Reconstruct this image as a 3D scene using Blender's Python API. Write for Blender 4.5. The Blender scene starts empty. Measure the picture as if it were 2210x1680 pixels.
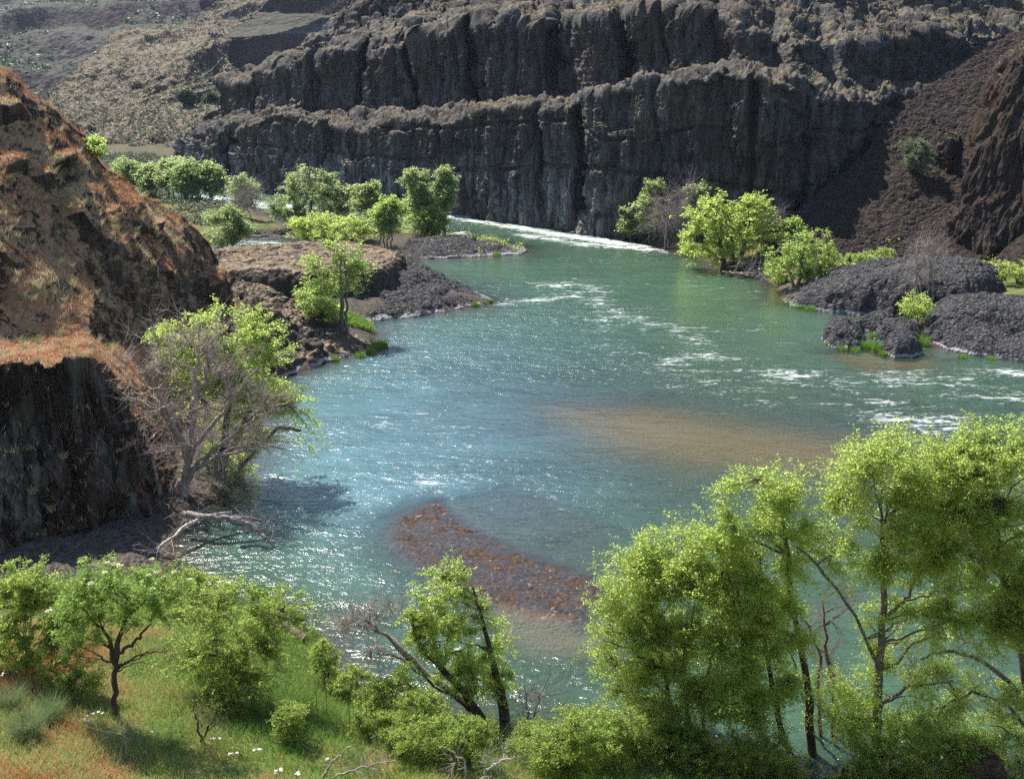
import bpy, math, random
import numpy as np
from mathutils import Vector
PI = math.pi
R = math.radians
sc = bpy.context.scene
col = sc.collection
# ---------------------------------------------------------------- camera, sky, sun, exposure
CAM_H = 28.0; FOC = 2350.0; CX, CY = 1105.0, 840.0; PITCH = math.atan(720/FOC)
cp, sp_ = math.cos(PITCH), math.sin(PITCH)
cam = bpy.data.cameras.new('camera'); cam_o = bpy.data.objects.new('camera', cam); col.objects.link(cam_o)
cam.sensor_width = 36; cam.sensor_fit = 'HORIZONTAL'; cam.lens = 36*FOC/2210; cam.clip_start = .5; cam.clip_end = 20000
cam_o.location = (0, 0, CAM_H); cam_o.rotation_euler = (PI/2-PITCH, 0, 0)
sc.camera = cam_o
SUN_AZ, SUN_EL = R(43), R(56)          # azimuth: degrees to the left of straight ahead
sdir = Vector((-math.sin(SUN_AZ)*math.cos(SUN_EL), math.cos(SUN_AZ)*math.cos(SUN_EL), math.sin(SUN_EL)))
w = bpy.data.worlds.new('World'); sc.world = w; w.use_nodes = True
sky = w.node_tree.nodes.new('ShaderNodeTexSky'); sky.sky_type = 'NISHITA'; sky.sun_disc = False
sky.sun_elevation = SUN_EL; sky.sun_rotation = -SUN_AZ; sky.air_density = 1.2; sky.dust_density = .6; sky.ozone_density = 2.0
bg = w.node_tree.nodes['Background']; bg.inputs[1].default_value = .09
w.node_tree.links.new(sky.outputs[0], bg.inputs[0])
sun = bpy.data.lights.new('sun', 'SUN'); sun.energy = 5.0; sun.angle = R(.5); sun.color = (1, .955, .88)
sun_o = bpy.data.objects.new('sun', sun); col.objects.link(sun_o); sun_o.rotation_euler = sdir.to_track_quat('Z', 'Y').to_euler()
sun_o.location = (0, 0, 100)
vs = sc.view_settings; vs.view_transform = 'Standard'; vs.look = 'None'; vs.exposure = 1.22; vs.gamma = 1; vs.use_curve_mapping = False
sc.cycles.max_bounces = 8; sc.cycles.transparent_max_bounces = 12; sc.cycles.diffuse_bounces = 2; sc.cycles.glossy_bounces = 3
sc.cycles.transmission_bounces = 4; sc.cycles.use_denoising = False; sc.cycles.sample_clamp_indirect = 4; sc.cycles.sample_clamp_direct = 7
sc.cycles.use_adaptive_sampling = False; sc.cycles.adaptive_threshold = .015
# ---------------------------------------------------------------- pixel -> world (photo seen at 2210 x 1680)
def dp(x, y, Y):
    x, y, Y = np.broadcast_arrays(np.asarray(x, float), np.asarray(y, float), np.asarray(Y, float))
    u = (x-CX)/FOC; v = (CY-y)/FOC
    dy = cp+v*sp_; dz = -sp_+v*cp
    t = Y/dy
    return np.stack([u*t, Y, CAM_H+dz*t], -1)
def gp(x, y, z=0.):
    u = (np.asarray(x, float)-CX)/FOC; v = (CY-np.asarray(y, float))/FOC
    dy = cp+v*sp_; dz = -sp_+v*cp
    t = (z-CAM_H)/dz
    return np.stack([u*t, dy*t, np.zeros_like(t)+z], -1)
def zp(x, Y, z):
    x, Y, z = np.broadcast_arrays(np.asarray(x, float), np.asarray(Y, float), np.asarray(z, float))
    cd = Y*cp+(CAM_H-z)*sp_
    return np.stack([(x-CX)/FOC*cd, Y, z], -1)
def camdepth(p): return p[..., 1]*cp+(CAM_H-p[..., 2])*sp_
def proj(p):
    cd = camdepth(p); up = p[..., 1]*sp_-(CAM_H-p[..., 2])*cp
    return CX+p[..., 0]/cd*FOC, CY-up/cd*FOC
# ---------------------------------------------------------------- noise
def _h(ix, iy, iz, seed):
    n = (ix.astype(np.uint32)*np.uint32(374761393)) ^ (iy.astype(np.uint32)*np.uint32(668265263)) ^ (iz.astype(np.uint32)*np.uint32(2147483647)) ^ np.uint32((seed*974711+1013) & 0xffffffff)
    n = (n ^ (n >> np.uint32(13)))*np.uint32(1274126177)
    n = (n ^ (n >> np.uint32(16)))*np.uint32(2246822519)
    n = n ^ (n >> np.uint32(15))
    return (n & np.uint32(0xffffff)).astype(np.float64)/16777216.
def vnoise(P, seed=0):
    P = np.asarray(P, float); i = np.floor(P).astype(np.int64); f = P-i; f = f*f*f*(f*(f*6-15)+10)
    x, y, z = i[..., 0], i[..., 1], i[..., 2]; fx, fy, fz = f[..., 0], f[..., 1], f[..., 2]
    r = 0
    for a in (0, 1):
        wx = fx if a else 1-fx
        for b in (0, 1):
            wy = fy if b else 1-fy
            for c in (0, 1):
                r = r+wx*wy*(fz if c else 1-fz)*_h(x+a, y+b, z+c, seed)
    return r*2-1
def fbm(P, freq=1., octv=4, seed=0, gain=.5, ridged=False):
    P = np.asarray(P, float)*freq; a = 1.; s = 0; t = 0
    for o in range(octv):
        n = vnoise(P+o*17.3, seed+o)
        if ridged: n = 1-2*np.abs(n)
        s = s+a*n; t += a; a *= gain; P = P*2.03
    return s/t
def cells(P, freq=1., seed=0):
    """random value of the nearest Worley cell, and distance to it"""
    P = np.asarray(P, float)*freq; sh = P.shape[:-1]; P = P.reshape(-1, 3); i = np.floor(P).astype(np.int64)
    best = np.full(len(P), 1e9); val = np.zeros(len(P))
    for dx in (-1, 0, 1):
        for dy in (-1, 0, 1):
            for dz in (-1, 0, 1):
                x, y, z = i[:, 0]+dx, i[:, 1]+dy, i[:, 2]+dz
                q = np.stack([x+_h(x, y, z, seed), y+_h(x, y, z, seed+1), z+_h(x, y, z, seed+2)], 1)-P
                dd = (q*q).sum(1); k = dd < best
                best = np.where(k, dd, best); val = np.where(k, _h(x, y, z, seed+3), val)
    return (val*2-1).reshape(sh), np.sqrt(best).reshape(sh)
def sstep(a, b, x):
    t = np.clip((x-a)/(b-a), 0, 1); return t*t*(3-2*t)
def seg_dist(P, A, B):
    d = B-A; t = np.clip(((P-A)@d)/(d@d+1e-9), 0, 1)
    q = P-A-t[:, None]*d
    return np.sqrt((q*q).sum(1))
def sdf_poly(P, poly):                       # >0 inside
    n = len(poly); d = np.full(len(P), 1e9); ins = np.zeros(len(P), bool)
    for i in range(n):
        A, B = poly[i], poly[(i+1) % n]
        d = np.minimum(d, seg_dist(P, A, B))
        if A[1] != B[1]:
            c = ((A[1] > P[:, 1]) != (B[1] > P[:, 1])) & (P[:, 0] < (B[0]-A[0])*(P[:, 1]-A[1])/(B[1]-A[1])+A[0])
            ins ^= c
    return np.where(ins, d, -d)
def line_dist(P, line):
    d = np.full(len(P), 1e9)
    for i in range(len(line)-1): d = np.minimum(d, seg_dist(P, line[i], line[i+1]))
    return d
# ---------------------------------------------------------------- meshes
def mesh(name, V, F, mat, parent=None, loc=None, attrs=None, smooth=True, mats=None, midx=None):
    V = np.asarray(V, np.float32); me = bpy.data.meshes.new(name)
    if loc is not None: V = V-np.asarray(loc, np.float32)
    me.vertices.add(len(V)); me.vertices.foreach_set('co', V.ravel())
    if isinstance(F, (list, tuple)): groups = [np.asarray(f, np.int32) for f in F if len(f)]
    else: groups = [np.asarray(F, np.int32)]
    nl = sum(g.size for g in groups); nf = sum(len(g) for g in groups)
    me.loops.add(nl); me.loops.foreach_set('vertex_index', np.concatenate([g.ravel() for g in groups]).astype(np.int32))
    me.polygons.add(nf)
    tot = np.concatenate([np.full(len(g), g.shape[1], np.int32) for g in groups])
    st = np.concatenate([[0], np.cumsum(tot)[:-1]]).astype(np.int32)
    me.polygons.foreach_set('loop_start', st); me.polygons.foreach_set('loop_total', tot)
    me.polygons.foreach_set('use_smooth', np.full(nf, smooth))
    if attrs:
        for k, a in attrs.items():
            at = me.attributes.new(k, 'FLOAT', 'POINT'); at.data.foreach_set('value', np.asarray(a, np.float32).ravel())
    me.update(calc_edges=True)
    for m in (mats or [mat]): me.materials.append(m)
    if midx is not None: me.polygons.foreach_set('material_index', np.asarray(midx, np.int32))
    o = bpy.data.objects.new(name, me); col.objects.link(o)
    if parent is not None: o.parent = parent
    elif loc is not None: o.location = [float(c) for c in loc]
    return o
def tag(o, label=None, cat=None, group=None, kind=None):
    if label: o['label'] = label
    if cat: o['category'] = cat
    if group: o['group'] = group
    if kind: o['kind'] = kind
    return o
def thing(name, loc, label, cat, group=None):
    o = bpy.data.objects.new(name, None); o.empty_display_size = .3; col.objects.link(o)
    o.location = [float(c) for c in loc]
    return tag(o, label, cat, group)
def grid_faces(nv, nu):
    i = np.arange(nv*nu).reshape(nv, nu)
    return np.stack([i[:-1, :-1], i[:-1, 1:], i[1:, 1:], i[1:, :-1]], -1).reshape(-1, 4)
def grid_normals(G):
    du = np.gradient(G, axis=1); dv = np.gradient(G, axis=0)
    n = np.cross(du, dv); n /= np.linalg.norm(n, axis=-1, keepdims=True)+1e-12
    return n
def tubes(P, Rr, k=5):
    """P (M,n,3) paths, Rr (M,n) radii -> verts, quads"""
    M, n, _ = P.shape
    T = np.gradient(P, axis=1); T /= np.linalg.norm(T, axis=-1, keepdims=True)+1e-9
    ref = np.where(np.abs(T[..., 2:3]) > .9, np.array([1., 0, 0]), np.array([0, 0, 1.]))
    ref = np.broadcast_to(ref[:, :1], T.shape) if False else ref
    A = np.cross(T, np.array([.31, .87, .38])); A /= np.linalg.norm(A, axis=-1, keepdims=True)+1e-9
    B = np.cross(T, A)
    th = np.arange(k)*2*PI/k
    V = P[:, :, None]+Rr[..., None, None]*(A[:, :, None]*np.cos(th)[:, None]+B[:, :, None]*np.sin(th)[:, None])
    i = np.arange(M*n*k).reshape(M, n, k); j = np.roll(i, -1, axis=2)
    F = np.stack([i[:, :-1], j[:, :-1], j[:, 1:], i[:, 1:]], -1).reshape(-1, 4)
    return V.reshape(-1, 3), F
def merge(parts):
    V = []; F = []; o = 0
    for v, f in parts:
        V.append(v); F.append(f+o); o += len(v)
    return np.concatenate(V), np.concatenate(F)
# ---------------------------------------------------------------- materials
class NT:
    def __init__(s, name):
        s.m = bpy.data.materials.new(name); s.m.use_nodes = True; s.t = s.m.node_tree; s.t.nodes.clear()
        s.out = s.t.nodes.new('ShaderNodeOutputMaterial')
    def n(s, typ, ins=None, **kw):
        nd = s.t.nodes.new('ShaderNode'+typ)
        for k, v in kw.items(): setattr(nd, k, v)
        for k, v in (ins or {}).items():
            i = nd.inputs[k]
            if isinstance(v, bpy.types.NodeSocket): s.t.links.new(v, i)
            elif isinstance(v, bpy.types.Node): s.t.links.new(v.outputs[0], i)
            else:
                if isinstance(v, (tuple, list)) and len(v) == 3 and i.type == 'RGBA': v = (*v, 1)
                i.default_value = v
        return nd
    def pos(s, scale=(1, 1, 1)):
        g = s.n('NewGeometry')
        return s.n('Mapping', {'Vector': g.outputs['Position'], 'Scale': scale}).outputs[0]
    def noise(s, scale, detail=4, vec=None, rough=.55, dist=0):
        return s.n('TexNoise', {'Vector': vec or s.pos(), 'Scale': scale, 'Detail': detail, 'Roughness': rough, 'Distortion': dist}).outputs[0]
    def ramp(s, fac, stops, interp='LINEAR'):
        r = s.n('ValToRGB', {'Fac': fac}); r.color_ramp.interpolation = interp
        e = r.color_ramp.elements
        while len(e) > 1: e.remove(e[-1])
        for i, (p, c) in enumerate(stops):
            if i: q = e.new(p)
            else: q = e[0]; q.position = p
            if isinstance(c, (int, float)): c = (c, c, c)
            q.color = (*c, 1)
        return r.outputs[0]
    def mix(s, f, a, b, blend='MIX'):
        m = s.n('Mix', data_type='RGBA', blend_type=blend)
        for k, v in ((0, f), (6, a), (7, b)):
            i = m.inputs[k]
            if isinstance(v, bpy.types.NodeSocket): s.t.links.new(v, i)
            else: i.default_value = (*v, 1) if isinstance(v, (tuple, list)) else v
        return m.outputs[2]
    def math(s, op, a, b=0., clamp=False):
        m = s.n('Math', {0: a, 1: b}, operation=op, use_clamp=clamp); return m.outputs[0]
    def nz(s):
        g = s.n('NewGeometry'); return s.n('SeparateXYZ', {0: g.outputs['Normal']}).outputs[2]
    def z(s):
        g = s.n('NewGeometry'); return s.n('SeparateXYZ', {0: g.outputs['Position']}).outputs[2]
    def attr(s, name): return s.n('Attribute', attribute_name=name).outputs['Fac']
    def bump(s, h, dist, strength=1., nrm=None):
        i = {'Height': h, 'Distance': dist, 'Strength': strength}
        if nrm: i['Normal'] = nrm
        return s.n('Bump', i).outputs[0]
    def bsdf(s, color, rough=.9, normal=None, spec=.2):
        i = {'Base Color': color, 'Roughness': rough, 'Specular IOR Level': spec}
        if normal: i['Normal'] = normal
        return s.n('BsdfPrincipled', i).outputs[0]
    def done(s, sh): s.t.links.new(sh, s.out.inputs[0]); return s.m

def rock_mat(name, dark, mid, light, streak=None, grass=None, grass_t=(.62, .8), cell=1.2, vstretch=.35, band=0, low=None, bumpd=.35, cellmix=.6, warm=None, gscale=.6, patch=0):
    t = NT(name)
    P1 = t.pos(); PV = t.pos((1, 1, vstretch))
    n1 = t.noise(.12, 6, P1, .6); n2 = t.noise(cell*.9, 6, PV, .65); n3 = t.noise(cell*4, 4, P1, .6)
    vo = t.n('TexVoronoi', {'Vector': t.pos((1, 1, min(1, vstretch*1.6))), 'Scale': cell*1.6, 'Randomness': 1.}, feature='F1')
    c = t.ramp(n2, [(.3, dark), (.5, mid), (.72, light)])
    c = t.mix(t.ramp(n3, [(.38, .55), (.6, 0)]), c, dark)
    if warm: c = t.mix(t.ramp(n1, [(.47, 0), (.68, .75)]), c, warm, 'MIX')
    if streak:
        s1 = t.noise(1.1, 5, t.pos((1, 1, .07)), .7); s2 = t.noise(.09, 3, P1)
        f = t.math('MULTIPLY', t.ramp(s1, [(.44, 0), (.66, 1)]), t.ramp(s2, [(.38, .15), (.58, 1)]))
        if low:
            zf = t.n('MapRange', {'Value': t.z(), 'From Min': low[0], 'From Max': low[1], 'To Min': 1., 'To Max': .22}).outputs[0]
            f = t.math('MULTIPLY', f, zf)
        c = t.mix(f, c, streak)
    if grass:
        gz = t.math('ADD', t.nz(), t.math('MULTIPLY', t.math('SUBTRACT', t.noise(gscale, 5, P1, .65), .5), .9))
        gc = t.mix(t.ramp(t.noise(1.7, 4, P1), [(.4, 0), (.6, 1)]), grass[0], grass[1])
        gf = t.ramp(gz, [(grass_t[0], 0), (grass_t[1], 1)])
        if patch: gf = t.math('MULTIPLY', gf, t.ramp(t.noise(patch, 4, P1, .65), [(.38, .12), (.6, 1)]))
        c = t.mix(gf, c, gc)
    if band:
        zb = t.math('ADD', t.z(), t.math('MULTIPLY', t.math('SUBTRACT', t.noise(.7, 6, P1, .7), .5), band*2.4))
        c = t.mix(t.ramp(t.n('MapRange', {'Value': zb, 'From Min': 0., 'From Max': band}).outputs[0], [(0, .1), (.2, .75), (.6, .65), (1, 0)]), c, (.42, .41, .44))
        c = t.mix(t.ramp(t.n('MapRange', {'Value': t.z(), 'From Min': -.1, 'From Max': .12}).outputs[0], [(0, 1), (1, 0)]), c, (.03, .022, .012))
    h = t.math('ADD', t.math('MULTIPLY', vo.outputs['Distance'], -cellmix), t.math('ADD', n2, t.math('MULTIPLY', n3, .5)))
    nr = t.bump(h, bumpd, 1.)
    return t.done(t.bsdf(c, .92, nr, .15))

def leaf_mat(name, c1, c2, trans, c3=None, tf=.5):
    t = NT(name); v = t.attr('var')
    c = t.ramp(v, [(0, c1), (.75, c2), (1, c3 or c2)])
    tr = t.mix(v, trans, tuple(x*1.15 for x in trans))
    d = t.n('BsdfPrincipled', {'Base Color': c, 'Roughness': .5, 'Specular IOR Level': .35}).outputs[0]
    tl = t.n('BsdfTranslucent', {'Color': tr}).outputs[0]
    return t.done(t.n('MixShader', {0: tf, 1: d, 2: tl}).outputs[0])
def bark_mat(name, c1, c2, sc_=6.):
    t = NT(name); n = t.noise(sc_, 5, t.pos((1, 1, .3)), .65)
    return t.done(t.bsdf(t.ramp(n, [(.3, c1), (.7, c2)]), .85, t.bump(n, .05), .2))
def grass_mat(name, stops, tf=.35):
    t = NT(name); v = t.attr('var'); c = t.ramp(v, stops)
    d = t.n('BsdfDiffuse', {'Color': c}).outputs[0]; tl = t.n('BsdfTranslucent', {'Color': c}).outputs[0]
    return t.done(t.n('MixShader', {0: tf, 1: d, 2: tl}).outputs[0])
# ================================================================ materials of the setting
M_cliff = rock_mat('basalt_cliff', (.012, .011, .011), (.06, .056, .052), (.17, .155, .14), streak=(.3, .34, .36), grass=((.19, .15, .09), (.075, .062, .045)), grass_t=(.62, .9), cell=.8, vstretch=.22, low=(5, 13), bumpd=.7, cellmix=.5, warm=(.07, .05, .036), patch=.09)
M_rcliff = rock_mat('brown_cliff', (.012, .009, .008), (.034, .026, .02), (.1, .075, .058), grass=((.15, .12, .07), (.08, .065, .045)), grass_t=(.85, 1.), cell=1.1, vstretch=.14, bumpd=.6, warm=(.06, .036, .024))
M_talus = rock_mat('talus_rubble', (.014, .01, .009), (.036, .027, .022), (.11, .085, .068), cell=1.5, vstretch=1, bumpd=.6, cellmix=1.1, warm=(.045, .03, .022))
M_hill = rock_mat('left_hill', (.008, .005, .004), (.028, .019, .013), (.085, .068, .05), streak=(.15, .13, .11), grass=((.33, .18, .11), (.28, .2, .115)), grass_t=(.24, .48), cell=1.3, vstretch=.35, bumpd=.35, warm=(.085, .05, .03))
M_knob = rock_mat('knobbly_basalt', (.018, .017, .018), (.075, .073, .075), (.2, .19, .185), cell=2.2, vstretch=1, band=.42, bumpd=.5, cellmix=1.2, grass=((.13, .11, .07), (.09, .075, .055)), grass_t=(1.12, 1.3))
M_mesa = rock_mat('tan_topped_basalt', (.022, .018, .015), (.07, .058, .047), (.15, .125, .1), cell=2.2, vstretch=.8, band=.42, bumpd=.3, cellmix=1., grass=((.27, .2, .135), (.16, .12, .08)), grass_t=(.82, 1.05), warm=(.12, .065, .03))
M_far = rock_mat('far_hills', (.022, .016, .015), (.06, .045, .038), (.115, .09, .07), grass=((.19, .14, .1), (.1, .092, .06)), grass_t=(.62, .84), cell=.35, vstretch=.6, bumpd=1.6, warm=(.15, .085, .06), gscale=.3)
M_far2 = rock_mat('distant_hills', (.012, .009, .01), (.03, .022, .021), (.05, .038, .034), grass=((.07, .06, .045), (.045, .05, .036)), grass_t=(.8, .93), cell=.16, vstretch=.6, bumpd=2.5, warm=(.1, .055, .045), gscale=.12)
t = NT('ground_soil'); P = t.pos()
land = t.attr('veg')
g = t.ramp(t.noise(.35, 5, P, .65), [(.3, (.055, .09, .022)), (.48, (.1, .13, .035)), (.62, (.2, .125, .045)), (.8, (.24, .17, .09))])
g2 = t.ramp(t.noise(3., 5, P, .65), [(.35, (.028, .025, .022)), (.65, (.11, .09, .07))])
ground_c = t.mix(land, g2, g)
vo = t.n('TexVoronoi', {'Vector': P, 'Scale': 5.5}, feature='F1')
peb = t.ramp(vo.outputs['Color'], [(0, (.014, .009, .008)), (.5, (.045, .028, .022)), (.85, (.095, .06, .043)), (1, (.27, .22, .18))])
peb = t.mix(t.ramp(t.noise(.5, 4, P), [(.4, 0), (.65, .6)]), peb, (.06, .042, .03))
peb = t.mix(t.attr('sand'), peb, (.2, .16, .11)); peb = t.mix(t.attr('ochre'), peb, (.2, .125, .035))
isbed = t.ramp(t.n('MapRange', {'Value': t.z(), 'From Min': .04, 'From Max': .3}).outputs[0], [(0, 1), (1, 0)])
ground_c = t.mix(isbed, ground_c, peb)
M_ground = t.done(t.bsdf(ground_c, .95, t.bump(t.math('ADD', t.noise(5., 4, P), t.math('MULTIPLY', vo.outputs['Distance'], -.8)), .12), .1))

t = NT('river_water'); P = t.pos()
fresh = t.attr('opac'); foam_a = t.attr('foam'); rough_a = t.attr('chop')
w1 = t.noise(.55, 3, t.pos((.55, 1, 1)), .5, .6); w2 = t.noise(1.9, 4, t.pos((.6, 1, 1)), .6, .8); w3 = t.noise(6., 3, P, .6)
h = t.math('ADD', t.math('ADD', t.math('MULTIPLY', w1, 1.), t.math('MULTIPLY', w2, .42)), t.math('MULTIPLY', w3, .06))
nr = t.bump(t.math('MULTIPLY', h, rough_a), .8, 1.)
bodyc = t.mix(t.attr('teal'), (.042, .085, .036), (.1, .21, .25))
bodyc = t.mix(t.ramp(t.noise(.2, 4, t.pos((.5, 1, 1)), .6, 1.), [(.35, .35), (.65, 0)]), bodyc, (.012, .035, .025))
body = t.n('BsdfDiffuse', {'Color': bodyc, 'Normal': nr}).outputs[0]
tr = t.n('BsdfTransparent', {'Color': (.86, .86, .8)}).outputs[0]
mixb = t.n('MixShader', {0: fresh, 1: tr, 2: body}).outputs[0]
gl = t.n('BsdfGlossy', {'Color': (1, 1, 1), 'Roughness': .16, 'Normal': nr}).outputs[0]
fr = t.n('Fresnel', {'IOR': 1.4, 'Normal': nr}).outputs[0]
wat = t.n('MixShader', {0: fr, 1: mixb, 2: gl}).outputs[0]
fn = t.noise(.9, 7, t.pos((.38, 1.25, 1)), .72, 1.6); fn2 = t.noise(3.2, 5, t.pos((.6, 1, 1)), .7, .5)
fn0 = t.noise(.22, 5, t.pos((.4, 1.5, 1)), .7, 1.2)
fmix = t.math('ADD', t.math('ADD', t.math('MULTIPLY', fn, .42), t.math('MULTIPLY', fn2, .26)), t.math('MULTIPLY', fn0, .32))
fm = t.math('ADD', t.math('MULTIPLY', t.math('SUBTRACT', fmix, .5), 4.2), t.math('MULTIPLY', foam_a, .6))
fm = t.ramp(fm, [(.32, 0), (.62, .5), (1.0, 1)])
fm = t.math('MULTIPLY', fm, t.ramp(foam_a, [(0.01, 0), (.09, 1)]))
foam = t.n('BsdfDiffuse', {'Color': (.8, .83, .82), 'Normal': nr}).outputs[0]
M_water = t.done(t.n('MixShader', {0: fm, 1: wat, 2: foam}).outputs[0])

# ================================================================ ground sheet (land, banks and river bed)
def polyw(pts): return gp([p[0] for p in pts], [p[1] for p in pts])[:, :2]
fg_shore = [(-900, 1262), (300, 1256), (378, 1240), (440, 1285), (520, 1305), (600, 1330), (660, 1360), (715, 1400), (735, 1455), (780, 1495), (850, 1515), (950, 1540), (1080, 1560), (1250, 1585), (1400, 1620), (1560, 1680), (1750, 1710), (2210, 1730), (3300, 1760)]
LFG = np.concatenate([polyw(fg_shore), [[90, -60], [-120, -60]]])
LA = np.concatenate([[[-160, 48]], polyw([(-900, 1266), (300, 1260), (374, 1236), (372, 1195), (395, 1120), (500, 1065), (540, 1000), (570, 900), (612, 815), (700, 785), (790, 757), (800, 738), (812, 722), (795, 702), (800, 692), (960, 672), (1050, 656), (1062, 648), (960, 612), (900, 592), (872, 580), (865, 545), (700, 538), (470, 545), (300, 560), (-100, 590)]), [[-200, 150]]])  # bare dark strip along the near bank stands in for the cliff's shade
LB = np.concatenate([polyw([(300, 540), (450, 528), (560, 510), (640, 505), (640, 490), (585, 470), (560, 452), (430, 432), (330, 412), (240, 385)]), [[-200, 260], [-200, 160]]])
LC = polyw([(640, 512), (700, 505), (790, 497), (850, 492), (960, 500), (990, 512), (1070, 520), (1135, 532), (1125, 548), (1040, 553), (930, 558), (880, 556), (860, 538), (800, 536), (700, 530)])
LD = np.concatenate([polyw([(1325, 500), (1400, 526), (1450, 545), (1500, 552), (1560, 580), (1640, 596), (1672, 602), (1682, 640), (1690, 655), (1800, 672), (1860, 680), (1960, 690), (1960, 725), (2010, 745), (2210, 772), (3000, 860)]), [[200, 120], [200, 260], [60, 230], [10, 190]]])
LG = np.concatenate([polyw([(60, 425), (250, 397), (372, 380), (381, 352)]), [[-60, 420], [-200, 420], [-190, 250]]])
LANDS = [(LFG, .28, 1e9), (LA, .3, .9), (LB, .2, 1.2), (LC, .22, .7), (LD, .35, 1.8), (LG, .25, 2.)]
BAR = polyw([(855, 1150), (870, 1115), (940, 1085), (990, 1130), (1110, 1195), (1280, 1255), (1285, 1290), (1230, 1345), (1130, 1330), (1040, 1290), (930, 1225), (870, 1190)])
BAR2 = polyw([(960, 1090), (1100, 1050), (1250, 1120), (1300, 1180), (1290, 1250), (1180, 1200), (1050, 1150)])
SAND = polyw([(1080, 1320), (1200, 1345), (1300, 1370), (1250, 1400), (1150, 1395), (1090, 1360)])
BROWN = polyw([(1230, 885), (1400, 885), (1600, 920), (1850, 955), (1900, 1010), (1700, 1010), (1500, 990), (1330, 950)])
BROWN2 = polyw([(1790, 760), (1900, 745), (2010, 770), (2000, 790), (1880, 795)])
ISLE = polyw([(430, 1250), (560, 1290), (640, 1330), (600, 1300), (520, 1270)])
def Hfun(XY, detail=True):
    P3 = np.concatenate([XY, np.zeros((len(XY), 1))], 1)
    ds = [sdf_poly(XY, L[0]) for L in LANDS]
    dm = np.max(ds, 0)
    nz = fbm(P3, .18, 3, 5)
    z = -np.minimum(4., .05+.3*np.maximum(-dm, 0))
    for (L, sl, mx), d in zip(LANDS, ds):
        dd = np.maximum(d, 0)
        zz = sl*dd if mx > 100 else mx*(1-np.exp(-dd*sl/mx*1.6))
        if mx > 100:
            zz = zz+np.maximum(0, 22-XY[:, 1])*.62
            zz = np.minimum(zz, 26.2)
        z = np.where(d > 0, np.maximum(z, zz), z)
    land = sstep(0, 4, dm)
    z = z+land*(nz*.35+fbm(P3, .9, 3, 9)*.09+fbm(P3, .35, 4, 19, .6, True)*.3*(ds[0] < 0))
    for poly, dep, sl in ((BAR, .0, .33), (BAR2, .34, .2), (SAND, .3, .25), (BROWN, .24, .045), (BROWN2, .3, .25)):
        d = sdf_poly(XY, poly)
        zb = -(dep+sl*np.maximum(-d, 0)+(.06 if poly is BAR else .05)*fbm(P3, 1.9, 4, 3, .7))
        z = np.where(dm < 0, np.maximum(z, np.minimum(zb, .07 if poly is BAR else -.02)), z)
    return z, dm, ds
def ghit(x, y):
    u = (x-CX)/FOC; v = (CY-y)/FOC
    d = np.array([u, cp+v*sp_, -sp_+v*cp]); tt = np.concatenate([np.linspace(18, 90, 500), np.linspace(90.2, 400, 500)])
    p = np.array([0, 0, CAM_H])+tt[:, None]*d
    z = np.maximum(Hfun(p[:, :2])[0], 0)
    k = np.argmax(p[:, 2] < z)
    a, b = p[k-1], p[k]; fa, fb = a[2]-z[k-1], b[2]-z[k]
    return a+(b-a)*fa/(fa-fb+1e-9)
ang = np.concatenate([np.linspace(75, 38.2, 60), np.linspace(38, 5.2, 560), np.linspace(5., .9, 60)])
Yr = CAM_H/np.tan(np.radians(ang)); Yr = np.concatenate([[-60, -40, -20, 0], Yr[Yr > 2], [1400]])
ur = np.linspace(-.62, .62, 620)
X = ur[None, :]*(np.abs(Yr)[:, None]*1.+22); Yg = np.broadcast_to(Yr[:, None], X.shape)
XY = np.stack([X.ravel(), Yg.ravel()], 1)
z, dm, ds = Hfun(XY)
veg = sstep(.3, 2.5, ds[0])+sstep(1, 4, ds[4])*.8+sstep(1, 5, ds[2])*.8+sstep(1, 5, ds[5])*.25
sand = sstep(-1.5, 1, sdf_poly(XY, SAND))*.9+sstep(-3, 2, sdf_poly(XY, BROWN))*.0
go = mesh('ground', np.c_[XY, z], grid_faces(*X.shape), M_ground, attrs={'veg': np.clip(veg, 0, 1), 'sand': np.clip(sand, 0, 1), 'ochre': .9*sstep(-6, 4, sdf_poly(XY, BROWN))+.7*sstep(-2, 1, sdf_poly(XY, BROWN2))})
tag(go, 'sloping river banks, flats and gravel river bed', None, kind='structure')

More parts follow.
